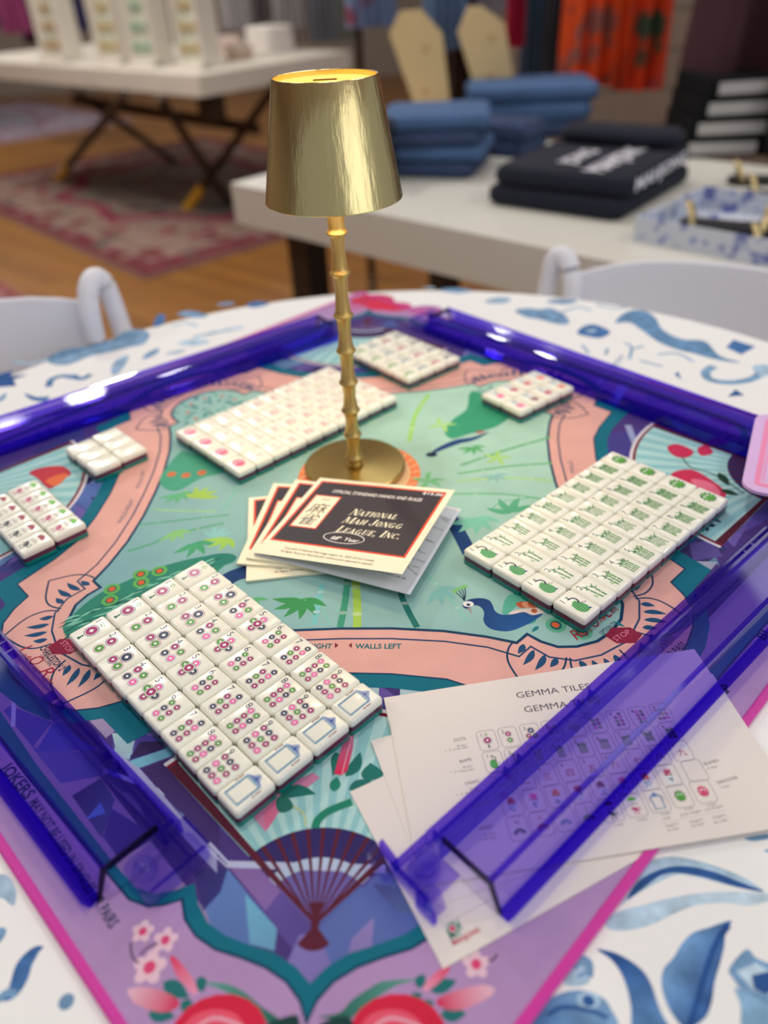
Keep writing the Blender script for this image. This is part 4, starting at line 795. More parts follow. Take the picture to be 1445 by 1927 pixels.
# ------------------------------------------------------------------ brass table lamp
def brass(name, col, rough, streak, aniso=0.):
    m, nt, p = nodes(name); L = nt.links.new; p.inputs['Metallic'].default_value = 1; p.inputs['Base Color'].default_value = col; p.inputs['Roughness'].default_value = rough
    tc = nt.nodes.new('ShaderNodeTexCoord'); mp_ = nt.nodes.new('ShaderNodeMapping'); mp_.inputs['Scale'].default_value = streak; L(tc.outputs['Object'], mp_.inputs[0])
    n = nt.nodes.new('ShaderNodeTexNoise'); n.inputs['Scale'].default_value = 1; n.inputs['Detail'].default_value = 3; L(mp_.outputs[0], n.inputs['Vector'])
    b = nt.nodes.new('ShaderNodeBump'); b.inputs['Strength'].default_value = .04; b.inputs['Distance'].default_value = .0002; L(n.outputs['Fac'], b.inputs['Height'])
    if aniso:
        b.inputs['Strength'].default_value = .35; b.inputs['Distance'].default_value = .0012
        L(b.outputs[0], p.inputs['Normal']); p.inputs['Anisotropic'].default_value = aniso; tg = nt.nodes.new('ShaderNodeTangent'); tg.direction_type = 'RADIAL'; tg.axis = 'Z'; L(tg.outputs[0], p.inputs['Tangent'])
    mr = nt.nodes.new('ShaderNodeMapRange'); mr.inputs[3].default_value = rough*.75; mr.inputs[4].default_value = rough*1.35; L(n.outputs['Fac'], mr.inputs[0]); L(mr.outputs[0], p.inputs['Roughness'])
    return m
M_BRASS = brass('brushed_brass', (.86, .70, .34, 1), .2, (240, 240, .3), .8); M_GOLD = brass('satin_gold_brass', (.68, .48, .17, 1), .4, (300, 300, 300)); M_BASEB = brass('polished_base_brass', (.5, .37, .13, 1), .22, (900, 900, 900))
M_GLOW = mat('lit_amber_diffuser', C(246, 190, 80), .6, emit=(1., .55, .10, 1), es=1.5)
lamp = thing('table_lamp', 'brass table lamp with a bamboo stem and a brushed brass shade, lit, on the mat', 'lamp', (-27, 666, 1.0))
MB().lathe([(50, 0), (51, .8), (51, 5), (50, 6), (20, 7), (9.5, 7.6)], 72).build('base', M_BASEB, lamp, 40)
pr_ = [(8.2, 7)]; nd = [14, 40, 67, 97, 129, 163, 201.6, 235.6]
for i, z in enumerate(nd):
    r = 6.6
    pr_ += [(r, z-4), (r+.9, z-2), (r+2.4, z-.8), (r+2.6, z), (r+2.4, z+.8), (r+1.2, z+2), (r+.5, z+5)]
    if i < len(nd)-1: pr_ += [(5.7, (z+nd[i+1])/2)]
pr_ += [(7.4, 262), (8, 300)]
MB().lathe(pr_, 32).build('bamboo_stem', M_GOLD, lamp, 60)
zb_, zt_ = 263, 352
MB().lathe([(56, zb_), (56.4, zb_+.6), (40.9, zt_-.8), (40.4, zt_), (39.3, zt_-.4), (39.2, zt_-5)], 96, cap=False).build('shade', M_BRASS, lamp, 40)
MB().lathe([(39, zt_-5), (54.6, zb_+.8), (55.6, zb_)], 96, cap=False).build('shade_lining', mat('cream_shade_lining', C(250, 240, 214), .6), lamp, 40)
MB().lathe([(39.2, zt_-5), (39.2, zt_-3.6), (7, zt_-3.4)], 64).build('top_diffuser', M_GLOW, lamp)
MB().box((-9, -1.1, zt_-3.4), (9, 1.1, zt_-2.6)).build('touch_switch', mat('dark_brass_slot', C(120, 90, 40), .4, .6), lamp)
MB().lathe([(22, 316), (22, 320), (1, 320.5)], 32).build('bulb', mat('warm_led_disc', C(255, 240, 200), .5, emit=(1, .66, .26, 1), es=22), lamp)
bl = bpy.data.lights.new('lamp_light', 'AREA'); bl.shape = 'DISK'; bl.size = .05; bl.energy = .85; bl.color = (1, .70, .40); bl.spread = rd(170)
bo = bpy.data.objects.new('lamp_light', bl); COL.objects.link(bo); bo.parent = lamp; bo.location = (0, 0, .314)
# ------------------------------------------------------------------ pink card at the right edge, leaning on the rack
_p = U(1392, 925, 28); tcd = thing('lilac_card', 'lilac card with rounded corners and a pink printed border at the right edge', 'card', (_p[0], _p[1], 28.5), rd(62))
cardw, cardh = 150, 90
b = MB(); b.loft([[(x+cardw/2, y-cardh/2, z) for x, y in rrect(cardw, cardh, 16, 6)] for z in (0, 3)]); b.build('card_board', mat('lilac_card', C(208, 172, 220), .6), tcd, 40)
ca = Art(); ca.frame(cardw/2, -cardh/2, cardw-24, cardh-24, 5, C(240, 136, 176), 1, 3); ca.frame(cardw/2, -cardh/2, cardw-33, cardh-33, 1, C(240, 136, 176), 1)
for k in range(5): ca.ell(16+k*3.2, -cardh+16, 1.5, 1.5, C(244, 170, 200), 2, 0, 8); ca.ell(16, -cardh+16+k*3.2, 1.5, 1.5, C(244, 170, 200), 2, 0, 8); ca.ell(16, -16-k*3.2, 1.5, 1.5, C(244, 170, 200), 2, 0, 8)
ca.build('printed_border', M_INK, tcd, 3.02, .02)
tcd.rotation_euler = (rd(0), rd(0), rd(62))
# ------------------------------------------------------------------ round table, its cloth
TC = (5., 572.); TR = 617.
tab = thing('round_table', 'round folding table hidden under a white and blue botanical cloth', 'table', (TC[0], TC[1], -FLOOR*1000))
MB().lathe([(600, 735), (606, 738), (606, 758), (600, 760)], 64).build('tabletop', mat('grey_plastic_tabletop', C(190, 190, 188), .5), tab)
for sx in (-1, 1):
    for sy in (-1, 1): MB().tube([(sx*330, sy*300, 735), (sx*345, sy*330, 0)], 14, 10).build('leg', mat('grey_metal_leg', C(110, 110, 115), .4, .6), tab)
tc_ = thing('tablecloth', 'white tablecloth printed with blue watercolour leaves, draped over the round table', 'tablecloth', (TC[0], TC[1], -2.6))
rings = []; nn = 180
for i, (r, z) in enumerate(((TR-8, 0), (TR-3, -.6), (TR, -4), (TR+2, -12), (TR+6, -60), (TR+9, -100), (TR+13, -160), (TR+16, -230))):
    rings.append([((r+max(0, i-3)*5*math.sin(14*2*PI*k/nn+.6))*math.cos(2*PI*k/nn), (r+max(0, i-3)*5*math.sin(14*2*PI*k/nn+.6))*math.sin(2*PI*k/nn), z) for k in range(nn)])
M_CLOTH = mat('white_cotton', C(240, 236, 226), .85, spec=.15, sheen=.2, bump=.15, bscale=700)
b = MB(); b.loft(rings[::-1], cap=False); n0 = len(b.v); b.add(rings[0], [tuple(range(nn))]); b.build('cloth', M_CLOTH, tc_, 50)
K = Art(); L1 = C(160, 187, 208); L2 = C(112, 148, 184); L3 = C(66, 108, 162); L4 = C(44, 82, 140)
def cl(pts, s=1., ox=0, oy=0): return [(lambda u: (u[0]-TC[0], u[1]-TC[1]))(U(ox+a*s, oy+b_*s, -2.6)) for a, b_ in pts]
a7 = lambda l: cl(l, .5156, 700, 1400); aL = lambda l: cl(l, .3875, 0, 480); aR = lambda l: cl(l, .4464, 800, 560)
def G2(P, ca_, cb_): return grad(P[0], P[len(P)//2], ca_, cb_)
P = a7([(985, 470), (1010, 430), (1080, 412), (1160, 420), (1250, 445), (1340, 480), (1400, 515), (1430, 540), (1350, 528), (1270, 508), (1180, 485), (1110, 478), (1050, 502), (1000, 528), (930, 572), (905, 590)]); K.blob(P, L1, 1)
K.blob(a7([(975, 500), (1060, 455), (1150, 447), (1250, 468), (1340, 503), (1430, 540), (1330, 522), (1230, 492), (1130, 472), (1060, 478), (1000, 518), (930, 570)]), L4, 2)
K.blob(a7([(850, 650), (900, 612), (1000, 585), (1100, 560), (1200, 545), (1300, 540), (1445, 545), (1600, 560), (1445, 575), (1380, 590), (1280, 580), (1180, 590), (1100, 620), (1030, 655), (960, 675), (880, 680)]), grad(a7([(850, 650)])[0], a7([(1300, 560)])[0], L1, C(182, 202, 216)), 1)
P = a7([(820, 750), (880, 760), (940, 790), (990, 830), (1020, 880), (1040, 940), (1060, 990), (1090, 1060), (960, 1060), (945, 960), (930, 890), (905, 830), (870, 785)]); K.blob(P, grad(P[2], P[7], L4, C(92, 134, 180)), 1)
P = a7([(1310, 645), (1290, 690), (1285, 740), (1270, 800), (1250, 870), (1240, 940), (1215, 1000), (1150, 1040), (1105, 1000), (1072, 940), (1056, 870), (1065, 820), (1100, 780), (1130, 730), (1170, 690), (1230, 670)]); K.blob(P, grad(P[5], P[11], L4, C(110, 152, 196)), 1)
K.curve(a7([(1300, 660), (1250, 740), (1210, 860), (1160, 1030)]), 3, C(40, 78, 138), 2)
K.blob(a7([(1365, 750), (1400, 780), (1445, 800), (1500, 830), (1500, 970), (1445, 960), (1400, 930), (1350, 900), (1320, 860), (1303, 820)]), L2, 1); K.poly(a7([(1330, 830), (1400, 800), (1470, 840), (1470, 920), (1390, 900)]), C(176, 198, 214), 2); K.poly(a7([(1385, 845), (1450, 830), (1480, 880), (1440, 915), (1395, 895)]), L4, 3)
K.blob(a7([(1325, 890), (1345, 950), (1360, 1060), (1500, 1060), (1480, 980), (1420, 940)]), C(126, 164, 196), 2)
P = a7([(580, 1060), (600, 1000), (630, 945), (690, 910), (760, 898), (830, 920), (868, 960), (885, 1060)]); K.blob(P, grad(P[0], P[5], L3, L2), 1); K.ell(*a7([(790, 935)])[0], 6, 4, C(150, 180, 205), 2); K.ell(*a7([(790, 938)])[0], 3, 2.6, L4, 3); K.curve(a7([(640, 990), (700, 960), (800, 975), (860, 1000)]), 2, L4, 2)
K.blob(a7([(700, 875), (715, 825), (745, 785), (785, 795), (800, 830), (790, 870), (750, 885)]), L1, 1); K.curve(a7([(735, 820), (770, 800), (785, 830), (750, 850)]), 2, L2, 2); K.curve(a7([(730, 790), (760, 780), (795, 800), (795, 850)]), 3, L2, 2)
K.blob(a7([(1360, 345), (1400, 335), (1450, 330), (1450, 345), (1390, 355)]), L2, 1); K.blob(a7([(1430, 390), (1470, 380), (1470, 400)]), L2, 1)
K.curve(cl([(-10, 1882), (20, 1872), (36, 1845), (46, 1815), (66, 1790), (82, 1782)]), 9, L3, 1, True); K.curve(cl([(-10, 1886), (14, 1868), (30, 1872)]), 4, L2, 1); K.ell(*cl([(125, 1885)])[0], 4, 4, L2, 1)
K.blob(cl([(-5, 1650), (14, 1648), (30, 1675), (26, 1705), (5, 1690), (-10, 1690)]), L1, 1); K.blob(cl([(-30, 1760), (5, 1745), (10, 1760), (-20, 1790)]), L2, 1)
P = aL([(225, 505), (300, 460), (380, 448), (440, 445), (520, 425), (600, 375), (660, 360), (725, 378), (700, 430), (610, 452), (520, 475), (440, 490), (340, 530), (265, 532)]); K.blob(P, C(120, 152, 182), 1)
for q in range(8): K.ell(*aL([(270+q*52, 495-q*15)])[0], 11, 5, C(92, 130, 168), 2, .3)
K.poly(aL([(-40, 590), (0, 578), (60, 560), (50, 588), (135, 580), (65, 605), (80, 635), (-40, 645)]), L4, 1); K.curve(aL([(236, 640), (250, 605), (300, 588), (350, 592), (400, 600), (440, 580)]), 9, C(80, 120, 164), 1); K.ell(*aL([(350, 590)])[0], 8, 6, C(80, 120, 164), 1)
K.blob(aL([(120, 672), (180, 690), (240, 688), (215, 712), (150, 702)]), L3, 1); K.blob(aL([(540, 575), (545, 535), (580, 500), (625, 490), (605, 540), (565, 580)]), C(140, 168, 196), 1); K.blob(aL([(690, 503), (715, 475), (770, 452), (765, 475), (720, 500)]), L2, 1); K.blob(aL([(800, 480), (850, 465), (905, 458), (860, 480)]), L1, 1)
K.blob(aL([(745, 340), (768, 290), (800, 295), (795, 330), (765, 348)]), L3, 1); K.blob(aL([(860, 285), (930, 270), (1010, 295), (960, 305), (900, 300)]), L2, 1); K.blob(aL([(1195, 245), (1240, 225), (1310, 235), (1240, 255)]), L3, 1); K.curve(aL([(830, 345), (900, 330), (960, 345)]), 5, L1, 1); K.curve(aL([(940, 400), (1050, 375), (1180, 350)]), 10, L1, 1); K.curve(aL([(60, 520), (150, 525), (230, 505)]), 7, L1, 1)
K.blob(aL([(30, 670), (0, 690), (-30, 720), (20, 700)]), L2, 1); K.blob(aL([(1050, 240), (1110, 228), (1140, 238), (1090, 246)]), L2, 1); K.blob(aL([(860, 430), (940, 410), (1020, 420), (940, 440)]), L1, 1)
K.blob(aR([(378, 55), (430, 45), (480, 50), (530, 45), (590, 75), (606, 108), (560, 112), (480, 92), (420, 80)]), C(108, 142, 178), 1); K.blob(aR([(640, 150), (670, 120), (720, 115), (780, 145), (740, 170), (690, 165)]), L3, 1); K.ell(*aR([(700, 140)])[0], 7, 6, L1, 2)
P = aR([(800, 105), (850, 60), (920, 55), (970, 85), (1000, 135), (1080, 175), (1180, 185), (1240, 245), (1330, 275), (1230, 262), (1130, 235), (1060, 218), (980, 185), (910, 135), (860, 105)]); K.blob(P, C(96, 134, 172), 1)
K.poly(aR([(1268, 210), (1300, 178), (1392, 208), (1332, 240)]), L3, 1); K.curve(aR([(1215, 290), (1182, 315), (1200, 345), (1280, 358), (1380, 342), (1450, 290)]), 11, C(120, 156, 188), 1); K.poly(aR([(1275, 418), (1308, 388), (1345, 412)]), L4, 1); K.blob(aR([(1380, 290), (1445, 285), (1470, 320), (1410, 330)]), L1, 1)
for l_ in ([(760, 240), (770, 215)], [(860, 260), (870, 210), (840, 190)], [(905, 265), (960, 280), (1000, 290)], [(690, 235), (660, 200)], [(880, 215), (920, 205)], [(980, 240), (1060, 235), (1130, 270)], [(560, 70), (640, 40), (700, 55)], [(720, 30), (800, 45), (850, 40)]): K.curve(aR(l_), 4, C(130, 164, 194), 1)
K.blob(aR([(510, 20), (560, 5), (640, 12), (600, 28)]), C(120, 150, 180), 1); K.blob(aR([(250, 20), (300, 0), (360, 5), (330, 24)]), C(140, 168, 196), 1); K.poly(aR([(1050, 325), (1066, 312), (1080, 345)]), L3, 1)
K.blob(aR([(60, -30), (110, -40), (200, -30), (140, -18)]), L2, 1); K.blob(aR([(-20, -40), (30, -45), (40, -38)]), L1, 1)
rn = random.Random(3)
for i in range(26):                             # the part of the print that lies outside the picture, round the near side
    t = rn.uniform(-2.9, -.3); r = rn.uniform(430, 590); x, y = r*math.cos(t), r*math.sin(t)
    if -470 < y < -300 and abs(x) < 260: continue
    t2 = rn.uniform(0, 6.3); K.leaf((x, y), (x+60*math.cos(t2), y+60*math.sin(t2)), 26, rn.choice((L1, L2, L3)), 1, rn.uniform(-.2, .2))
K.build('printed_leaves', M_CLOTHINK, tc_, .05, .05)
# ------------------------------------------------------------------ white folding chairs
M_RESIN = mat('white_chair_resin', C(214, 214, 222), .4)
def chair(p, face, label, tilt=.1):             # p: middle of the backrest top (mm), face: direction the sitter looks
    t = thing('folding_chair', label, 'chair', (p[0], p[1], -FLOOR*1000), face-PI/2, 'white folding chairs round the table'); H = p[2]+FLOOR*1000; w = 215
    rings = []
    for i in range(13):
        x = -w+2*w*i/12; y = -38*(1-(x/w)**2); tp = H-4-30*abs(x/w)**3
        rings.append([(x, y-6, H-190), (x, y+6, H-190), (x, y+2, tp), (x, y-2, tp+3), (x, y-9, tp)])
    MB().loft(rings).build('backrest', M_RESIN, t, 50)
    for s_ in (-1, 1):
        MB().tube(spline([(s_*(w-12), 12, H-80), (s_*(w-8), 10, H-34), (s_*(w+2), 4, H-8), (s_*(w+16), -2, H-1), (s_*(w+28), -6, H-14), (s_*(w+34), -8, H-52), (s_*(w+36), 0, H-120), (s_*(w+30), 50, H-330), (s_*(w+20), 380, 10)], 5), 15, 12).build('back_post', M_RESIN, t, 60)
        MB().tube([(s_*(w-22), 200, 430), (s_*(w-22), -120, 8)], 14, 10).build('leg', M_RESIN, t, 60)
    MB().box((-w+30, 20, 420), (w-30, 400, 445)).build('seat', M_RESIN, t)
    MB().tube([(-w, -90, 90), (w, -90, 90)], 9, 8).build('stretcher', M_RESIN, t, 60); return t
def chair_at(px, py, Y, ang, left, label):      # the post that shows is at this picture point
    q = AT(px, py, Y); d = np.array([math.cos(ang-PI/2), math.sin(ang-PI/2)]); m = q[:2]+d*(225 if left else -225); return chair((m[0], m[1], q[2]-2), ang, label)
chair_at(172, 522, 1090, rd(-52), True, 'white folding chair at the left, its curved back post rising over the table edge')
chair_at(1062, 478, 1185, rd(-118), False, 'white folding chair at the right, its back in shade before the display table')
# ------------------------------------------------------------------ shop floor, walls, rugs
FZ = -FLOOR*1000
def floor_mat():
    m, nt, p = nodes('oak_strip_floor'); L = nt.links.new; tc = nt.nodes.new('ShaderNodeTexCoord'); mp_ = nt.nodes.new('ShaderNodeMapping'); mp_.inputs['Rotation'].default_value = (0, 0, rd(42)); L(tc.outputs['Object'], mp_.inputs[0])
    br = nt.nodes.new('ShaderNodeTexBrick'); br.inputs['Scale'].default_value = 1; br.inputs['Brick Width'].default_value = 1.2; br.inputs['Row Height'].default_value = .08; br.inputs['Mortar Size'].default_value = .002
    br.inputs['Color1'].default_value = C(146, 98, 44); br.inputs['Color2'].default_value = C(126, 82, 36); br.inputs['Mortar'].default_value = C(90, 56, 26); L(mp_.outputs[0], br.inputs[0])
    n = nt.nodes.new('ShaderNodeTexNoise'); n.inputs['Scale'].default_value = 6; mx = nt.nodes.new('ShaderNodeMix'); mx.data_type = 'RGBA'; mx.blend_type = 'MULTIPLY'; mx.inputs[0].default_value = .12; L(br.outputs[0], mx.inputs[6]); L(n.outputs['Color'], mx.inputs[7]); L(mp_.outputs[0], n.inputs[0])
    L(mx.outputs[2], p.inputs['Base Color']); p.inputs['Roughness'].default_value = .35; return m
def struct(o): o['kind'] = 'structure'; o.location.z = FLOOR; return o
struct(MB().box((-6000, -2500, FZ-60), (5000, 11000, FZ)).build('floor', floor_mat()))
M_WALL = mat('warm_grey_plaster', C(150, 140, 130), .8, noise=.05, nscale=2)
struct(MB().box((-6000, 10900, FZ), (900, 11000, 2600)).build('wall_back', M_WALL)); struct(MB().box((-6100, -2500, FZ), (-6000, 11000, 2600)).build('wall_left', M_WALL))
struct(MB().box((-6100, -2500, 2240), (5000, 11000, 2300)).build('ceiling', mat('white_ceiling', C(200, 196, 190), .9)))
wr = struct(MB().box((700, 4650, FZ), (5000, 4720, 2600)).build('wall_right', mat('taupe_panelling', C(112, 96, 84), .7)))
for k in range(18):
    MB().box((700, 4630, FZ+20+k*180), (5000, 4650, FZ+192+k*180)).build('panel_board', mat('taupe_board', C(122, 106, 94), .65, noise=.12, nscale=5), wr)
def rug(p, ang, w, h, label, cb, cf, cc, acc, seed):
    t = thing('patterned_rug', label, 'rug', (p[0], p[1], FZ+.5), ang, 'rugs on the oak floor')
    rslab(w, h, 20, ((0, 0), (0, 8), (4, 10))).build('pile', mat('rug_base_'+str(seed), cf, .95), t); a = Art(); rn = random.Random(seed)
    a.rect(0, 0, w-20, h-20, cb, 1); a.rect(0, 0, w*.86, h*.86, mixc(cf, WHITE, .05), 2); a.rect(0, 0, w*.83, h*.83, cf, 3); a.frame(0, 0, w*.92, h*.93, 30, mixc(cb, acc, .5), 3)
    for i in range(140):
        x, y = rn.uniform(-.42, .42)*w, rn.uniform(-.42, .42)*h; a.ell(x, y, rn.uniform(25, 90), rn.uniform(20, 60), rn.choice((acc, cc, mixc(cf, WHITE, .06), cb)), 4, rn.uniform(0, 3), 9)
    for i in range(120):
        s_ = rn.choice((-1, 1)); x, y = (s_*w*.45, rn.uniform(-.46, .46)*h) if rn.random() < .5 else (rn.uniform(-.46, .46)*w, s_*h*.45)
        a.ell(x, y, rn.uniform(20, 50), rn.uniform(15, 40), rn.choice((mixc(cf, WHITE, .04), cc, acc)), 4, 0, 8)
    a.poly(spline([(w*.36*math.cos(k*PI/8)*(1 if k % 2 else .82), h*.36*math.sin(k*PI/8)*(1 if k % 2 else .82)) for k in range(16)], 3, True), acc, 5)
    a.poly(spline([(w*.31*math.cos(k*PI/8)*(1 if k % 2 else .82), h*.31*math.sin(k*PI/8)*(1 if k % 2 else .82)) for k in range(16)], 3, True), mixc(cf, cc, .6), 6)
    for i in range(60):
        tt = rn.uniform(0, 6.3); r = rn.uniform(.02, .28); a.ell(w*r*math.cos(tt), h*r*math.sin(tt), rn.uniform(25, 70), rn.uniform(20, 50), rn.choice((acc, cc, cf, mixc(cc, NAVY, .3))), 7, 0, 9)
    a.build('woven_pattern', M_RUG, t, 10.2, .4); return t
M_RUG = ink('wool_pile', .95, .05, .25, 14., .3, 400.)
u1 = np.array([math.cos(rd(41)), math.sin(rd(41))]); v1 = np.array([-u1[1], u1[0]]); c0 = np.array([-1073., 3622.])
p = c0+u1*1100+v1*1500; rug(p, rd(41), 2200, 3000, 'crimson and beige patterned rug under the white console table', C(100, 56, 58), C(122, 100, 92), C(92, 90, 82), C(112, 52, 64), 1)
p = U(60, 238, FZ); rug((p[0]-600, p[1]+300), rd(41), 2000, 2600, 'faded lilac grey rug further back at the left', C(132, 108, 120), C(146, 134, 146), C(118, 120, 130), C(128, 96, 110), 2)
p = U(30, 560, FZ); rug((p[0]-1050, p[1]+30), rd(41), 1600, 1700, 'pinkish red rug at the left edge behind the chair', C(120, 62, 70), C(146, 106, 102), C(130, 96, 96), C(130, 54, 66), 3)
# ------------------------------------------------------------------ white console table on crossed legs
M_WHT = mat('white_painted_wood', C(206, 200, 190), .5); M_BRONZE = mat('dark_bronze', C(58, 42, 26), .45, .5); M_CAP = mat('polished_brass_cap', C(226, 178, 60), .3, .7)
N_ = U(372, 142, 0)[:2]; ea = U(660, 96, 0)[:2]-N_; la_ = np.linalg.norm(ea); ea /= la_; eb = np.array([-ea[1], ea[0]])
con = thing('console_table', 'white console table on crossed bronze legs with brass feet, back left', 'table', (N_[0], N_[1], FZ), math.atan2(ea[1], ea[0]))
def cq(p): d = np.array(p[:2])-N_; return (float(d@ea), float(d@eb), p[2]-FZ)
LB = 2600; hz = -FZ
MB().box((0, 0, hz-95), (la_, LB, hz)).build('tabletop', M_WHT, con)
def leg(bot, top, cap=True):
    b_, t2 = np.array(cq(bot)), np.array(cq(top)); b_[2] = 14; MB().tube([b_, t2], 24, 8).build('leg', M_BRONZE, con, 60)
    if cap: MB().tube([b_-np.array([0, 0, 4]), b_+(t2-b_)*.2], [34, 30], 12).build('brass_foot', M_CAP, con, 60)
leg(U(352, 398, FZ), U(520, 160, -95)); leg(U(108, 342, FZ), U(236, 178, -95))
leg(U(436, 392, FZ), U(300, 182, -95), False); leg(U(330, 308, FZ), U(140, 170, -95), False)
MB().tube([cq(AT(140, 188, 5200)), cq(AT(486, 243, 4700))], 30, 8).build('stretcher', M_BRONZE, con, 60)
MB().box((90, 60, hz-220), (190, 160, hz-95)).build('leg_block', M_BRONZE, con)
# display easels of jewellery cards on the console
EZ = 0.
JW = (C(170, 120, 76), C(176, 146, 84), C(110, 150, 130), C(172, 134, 70))
for i, (x0, x1, wpx, lab) in enumerate(((88, 108, 40, 'leftmost white display easel with orange brown jewellery cards'), (196, 214, 42, 'second white display easel from the left with tan jewellery cards'), (262, 276, 42, 'third white display easel from the left with green jewellery cards'), (352, 366, 40, 'rightmost white display easel with amber jewellery cards'))):
    q = U(x1, 118-i*-4, 0); t = thing('display_easel', lab, 'display stand', (q[0], q[1], 1), math.atan2(ea[1], ea[0])+rd(-78), 'jewellery easels on the console table')
    w = wpx*q[1]/1448*1.1; ht = 620
    b = MB(); b.add([(x*s_, y, z) for x, y, z, s_ in ((-w/2, 0, 0, 1), (w/2, 0, 0, 1), (w/2, 120, ht, 1), (-w/2, 120, ht, 1), (-w/2, 24, 0, 1), (w/2, 24, 0, 1), (w/2, 144, ht, 1), (-w/2, 144, ht, 1))], [(3, 2, 1, 0), (4, 5, 6, 7), (0, 1, 5, 4), (1, 2, 6, 5), (2, 3, 7, 6), (3, 0, 4, 7)])
    b.build('back_board', M_WHT, t); MB().box((-w/2-14, -22, 0), (-w/2, 130, ht)).build('side_rail', M_WHT, t); MB().box((w/2, -22, 0), (w/2+14, 130, ht)).build('side_rail', M_WHT, t); MB().box((-w/2-14, -60, 0), (w/2+14, 40, 22)).build('foot_ledge', M_WHT, t)
    for r in range(6):
        for c in range(2):
            z = 60+r*92; x = (-.24+.48*c)*w; y = 120*z/ht; cd = MB().box((x-w*.2, y-9, z), (x+w*.2, y-4, z+70)).build('jewellery_card', mat('card_sage', C(192, 200, 178), .7), t)
            MB().lathe([(w*.13, 0), (w*.15, 6), (.1, 10)], 10).build('pendant', mat('pendant_%d' % i, JW[i], .4), cd); d = bpy.data.objects[[o.name for o in cd.children][0]]; d.location = (x*.001, (y-10)*.001, (z+30)*.001); d.rotation_euler = (rd(90), 0, 0)
for px_, py_, s_, c, lab in ((428, 100, 70, C(214, 186, 178), 'small blush pink box on the console table'), (452, 112, 60, C(190, 168, 150), 'small tan box in front of the blush box'), (398, 116, 50, C(206, 170, 150), 'small peach box beside the rightmost easel')):
    q = U(px_, py_, 0); t = thing('gift_box', lab, 'box', (q[0], q[1], 1), .8, 'small boxes on the console table'); MB().box((-s_, -s_*.7, 0), (s_, s_*.7, s_*.9)).build('box_base', mat('box_'+lab[6:10], c, .6), t); MB().box((-s_-3, -s_*.7-3, s_*.8), (s_+3, s_*.7+3, s_*1.2)).build('lid', mat('boxlid_'+lab[6:10], mixc(c, WHITE, .3), .6), t)
q = U(510, 98, 0); t = thing('folded_towels', 'stack of folded white linen at the right end of the console table', 'linen', (q[0], q[1], 1), .9)
for k in range(3): rslab(240-k*8, 190, 24, ((10, k*44), (0, k*44+10), (0, k*44+32), (12, k*44+43))).build('folded_towel', mat('white_linen', C(214, 208, 204), .9, bump=.2, bscale=60), t, 60)
# ------------------------------------------------------------------ hanging clothes
def garment(name, pxc, wpx, ybot, Y, col, label, zt=900, flare=1.2, folds=5, depth=30, pat=None, cat='garment', group='clothes hanging along the back'):
    p = AT(pxc, ybot, Y); w = wpx*Y/1448/2; t = thing(name, label, cat, (p[0], p[1], p[2]), 0, group); H = zt-p[2]; n = 28; rings = []
    for j in range(9):
        f = j/8; z = H*f; ww = w*(1+(flare-1)*(1-f)); fr = []; bk_ = []
        for i in range(n+1):
            x = -ww+2*ww*i/n; e = depth*(1-f*.5)*math.sin(folds*PI*i/n*2+len(label))*.5; s_ = math.sqrt(max(0, 1-(x/ww)**2)); fr.append((x, -depth*s_-e*s_, z)); bk_.append((x, depth*s_-e*s_+2, z))
        rings.append(fr+bk_[::-1])
    MB().loft(rings).build('cloth_body', pat or mat('cloth_'+label[:14].replace(' ', '_'), col, .85, noise=.25, nscale=9), t, 60)
    MB().tube([(-w*.7, 0, H+4), (0, 0, H+60), (w*.7, 0, H+4)], 7, 8).build('hanger', mat('dark_hanger', C(40, 34, 30), .5), t); return t
def floral(name, c1, c2, c3, sc):
    m, nt, p = nodes(name); L = nt.links.new; tc = nt.nodes.new('ShaderNodeTexCoord'); n = nt.nodes.new('ShaderNodeTexNoise'); n.inputs['Scale'].default_value = sc; n.inputs['Detail'].default_value = 2; L(tc.outputs['Object'], n.inputs[0])
    r = nt.nodes.new('ShaderNodeValToRGB'); r.color_ramp.interpolation = 'EASE'; e = r.color_ramp.elements; e[0].position = .36; e[0].color = c2; e[1].position = .46; e[1].color = c1; x = e.new(.62); x.color = c1; x = e.new(.7); x.color = c3; L(n.outputs['Fac'], r.inputs[0]); L(r.outputs[0], p.inputs['Base Color']); p.inputs['Roughness'].default_value = .8; return m
garment('patterned_blouse', 700, 70, 50, 3400, C(90, 110, 150), 'blue and wine patterned blouse hanging behind the lamp', pat=floral('blouse_print', C(104, 124, 160), C(120, 50, 70), C(60, 60, 100), 8))
garment('denim_jacket', 838, 62, 92, 3100, C(86, 112, 146), 'light blue denim garment hanging between the wooden boards')
garment('grey_sweater', 905, 70, 26, 3300, C(150, 150, 160), 'pale grey top hanging above the right wooden board')
garment('crimson_dress', 968, 26, 88, 3090, C(170, 10, 60), 'narrow crimson dress hanging beside slate blue trousers')
garment('slate_trousers', 1000, 40, 150, 3290, C(78, 100, 126), 'slate blue trousers hanging beside the crimson dress')
garment('charcoal_coat', 1040, 36, 162, 3110, C(56, 58, 66), 'charcoal coat hanging left of the orange dress')
ORG = floral('orange_print', C(238, 78, 22), C(150, 90, 80), C(90, 60, 60), 7)
garment('brown_coat', 862, 40, 228, 3220, C(58, 38, 34), 'dark brown coat hanging low between the two wooden boards'); garment('orange_dress', 1112, 100, 158, 3000, ORG, 'wide orange patterned dress hanging at the back', pat=ORG, folds=4, depth=70); garment('orange_skirt', 1200, 70, 166, 3000, ORG, 'narrow orange patterned skirt hanging right of the orange dress', pat=floral('orange_print_dark', C(216, 64, 24), C(60, 80, 60), C(150, 80, 90), 7), folds=3, depth=60)
garment('maroon_skirt', 1440, 210, 122, 2500, C(58, 26, 34), 'dark maroon skirt flaring at the top right corner', flare=1.35, depth=120, folds=3)
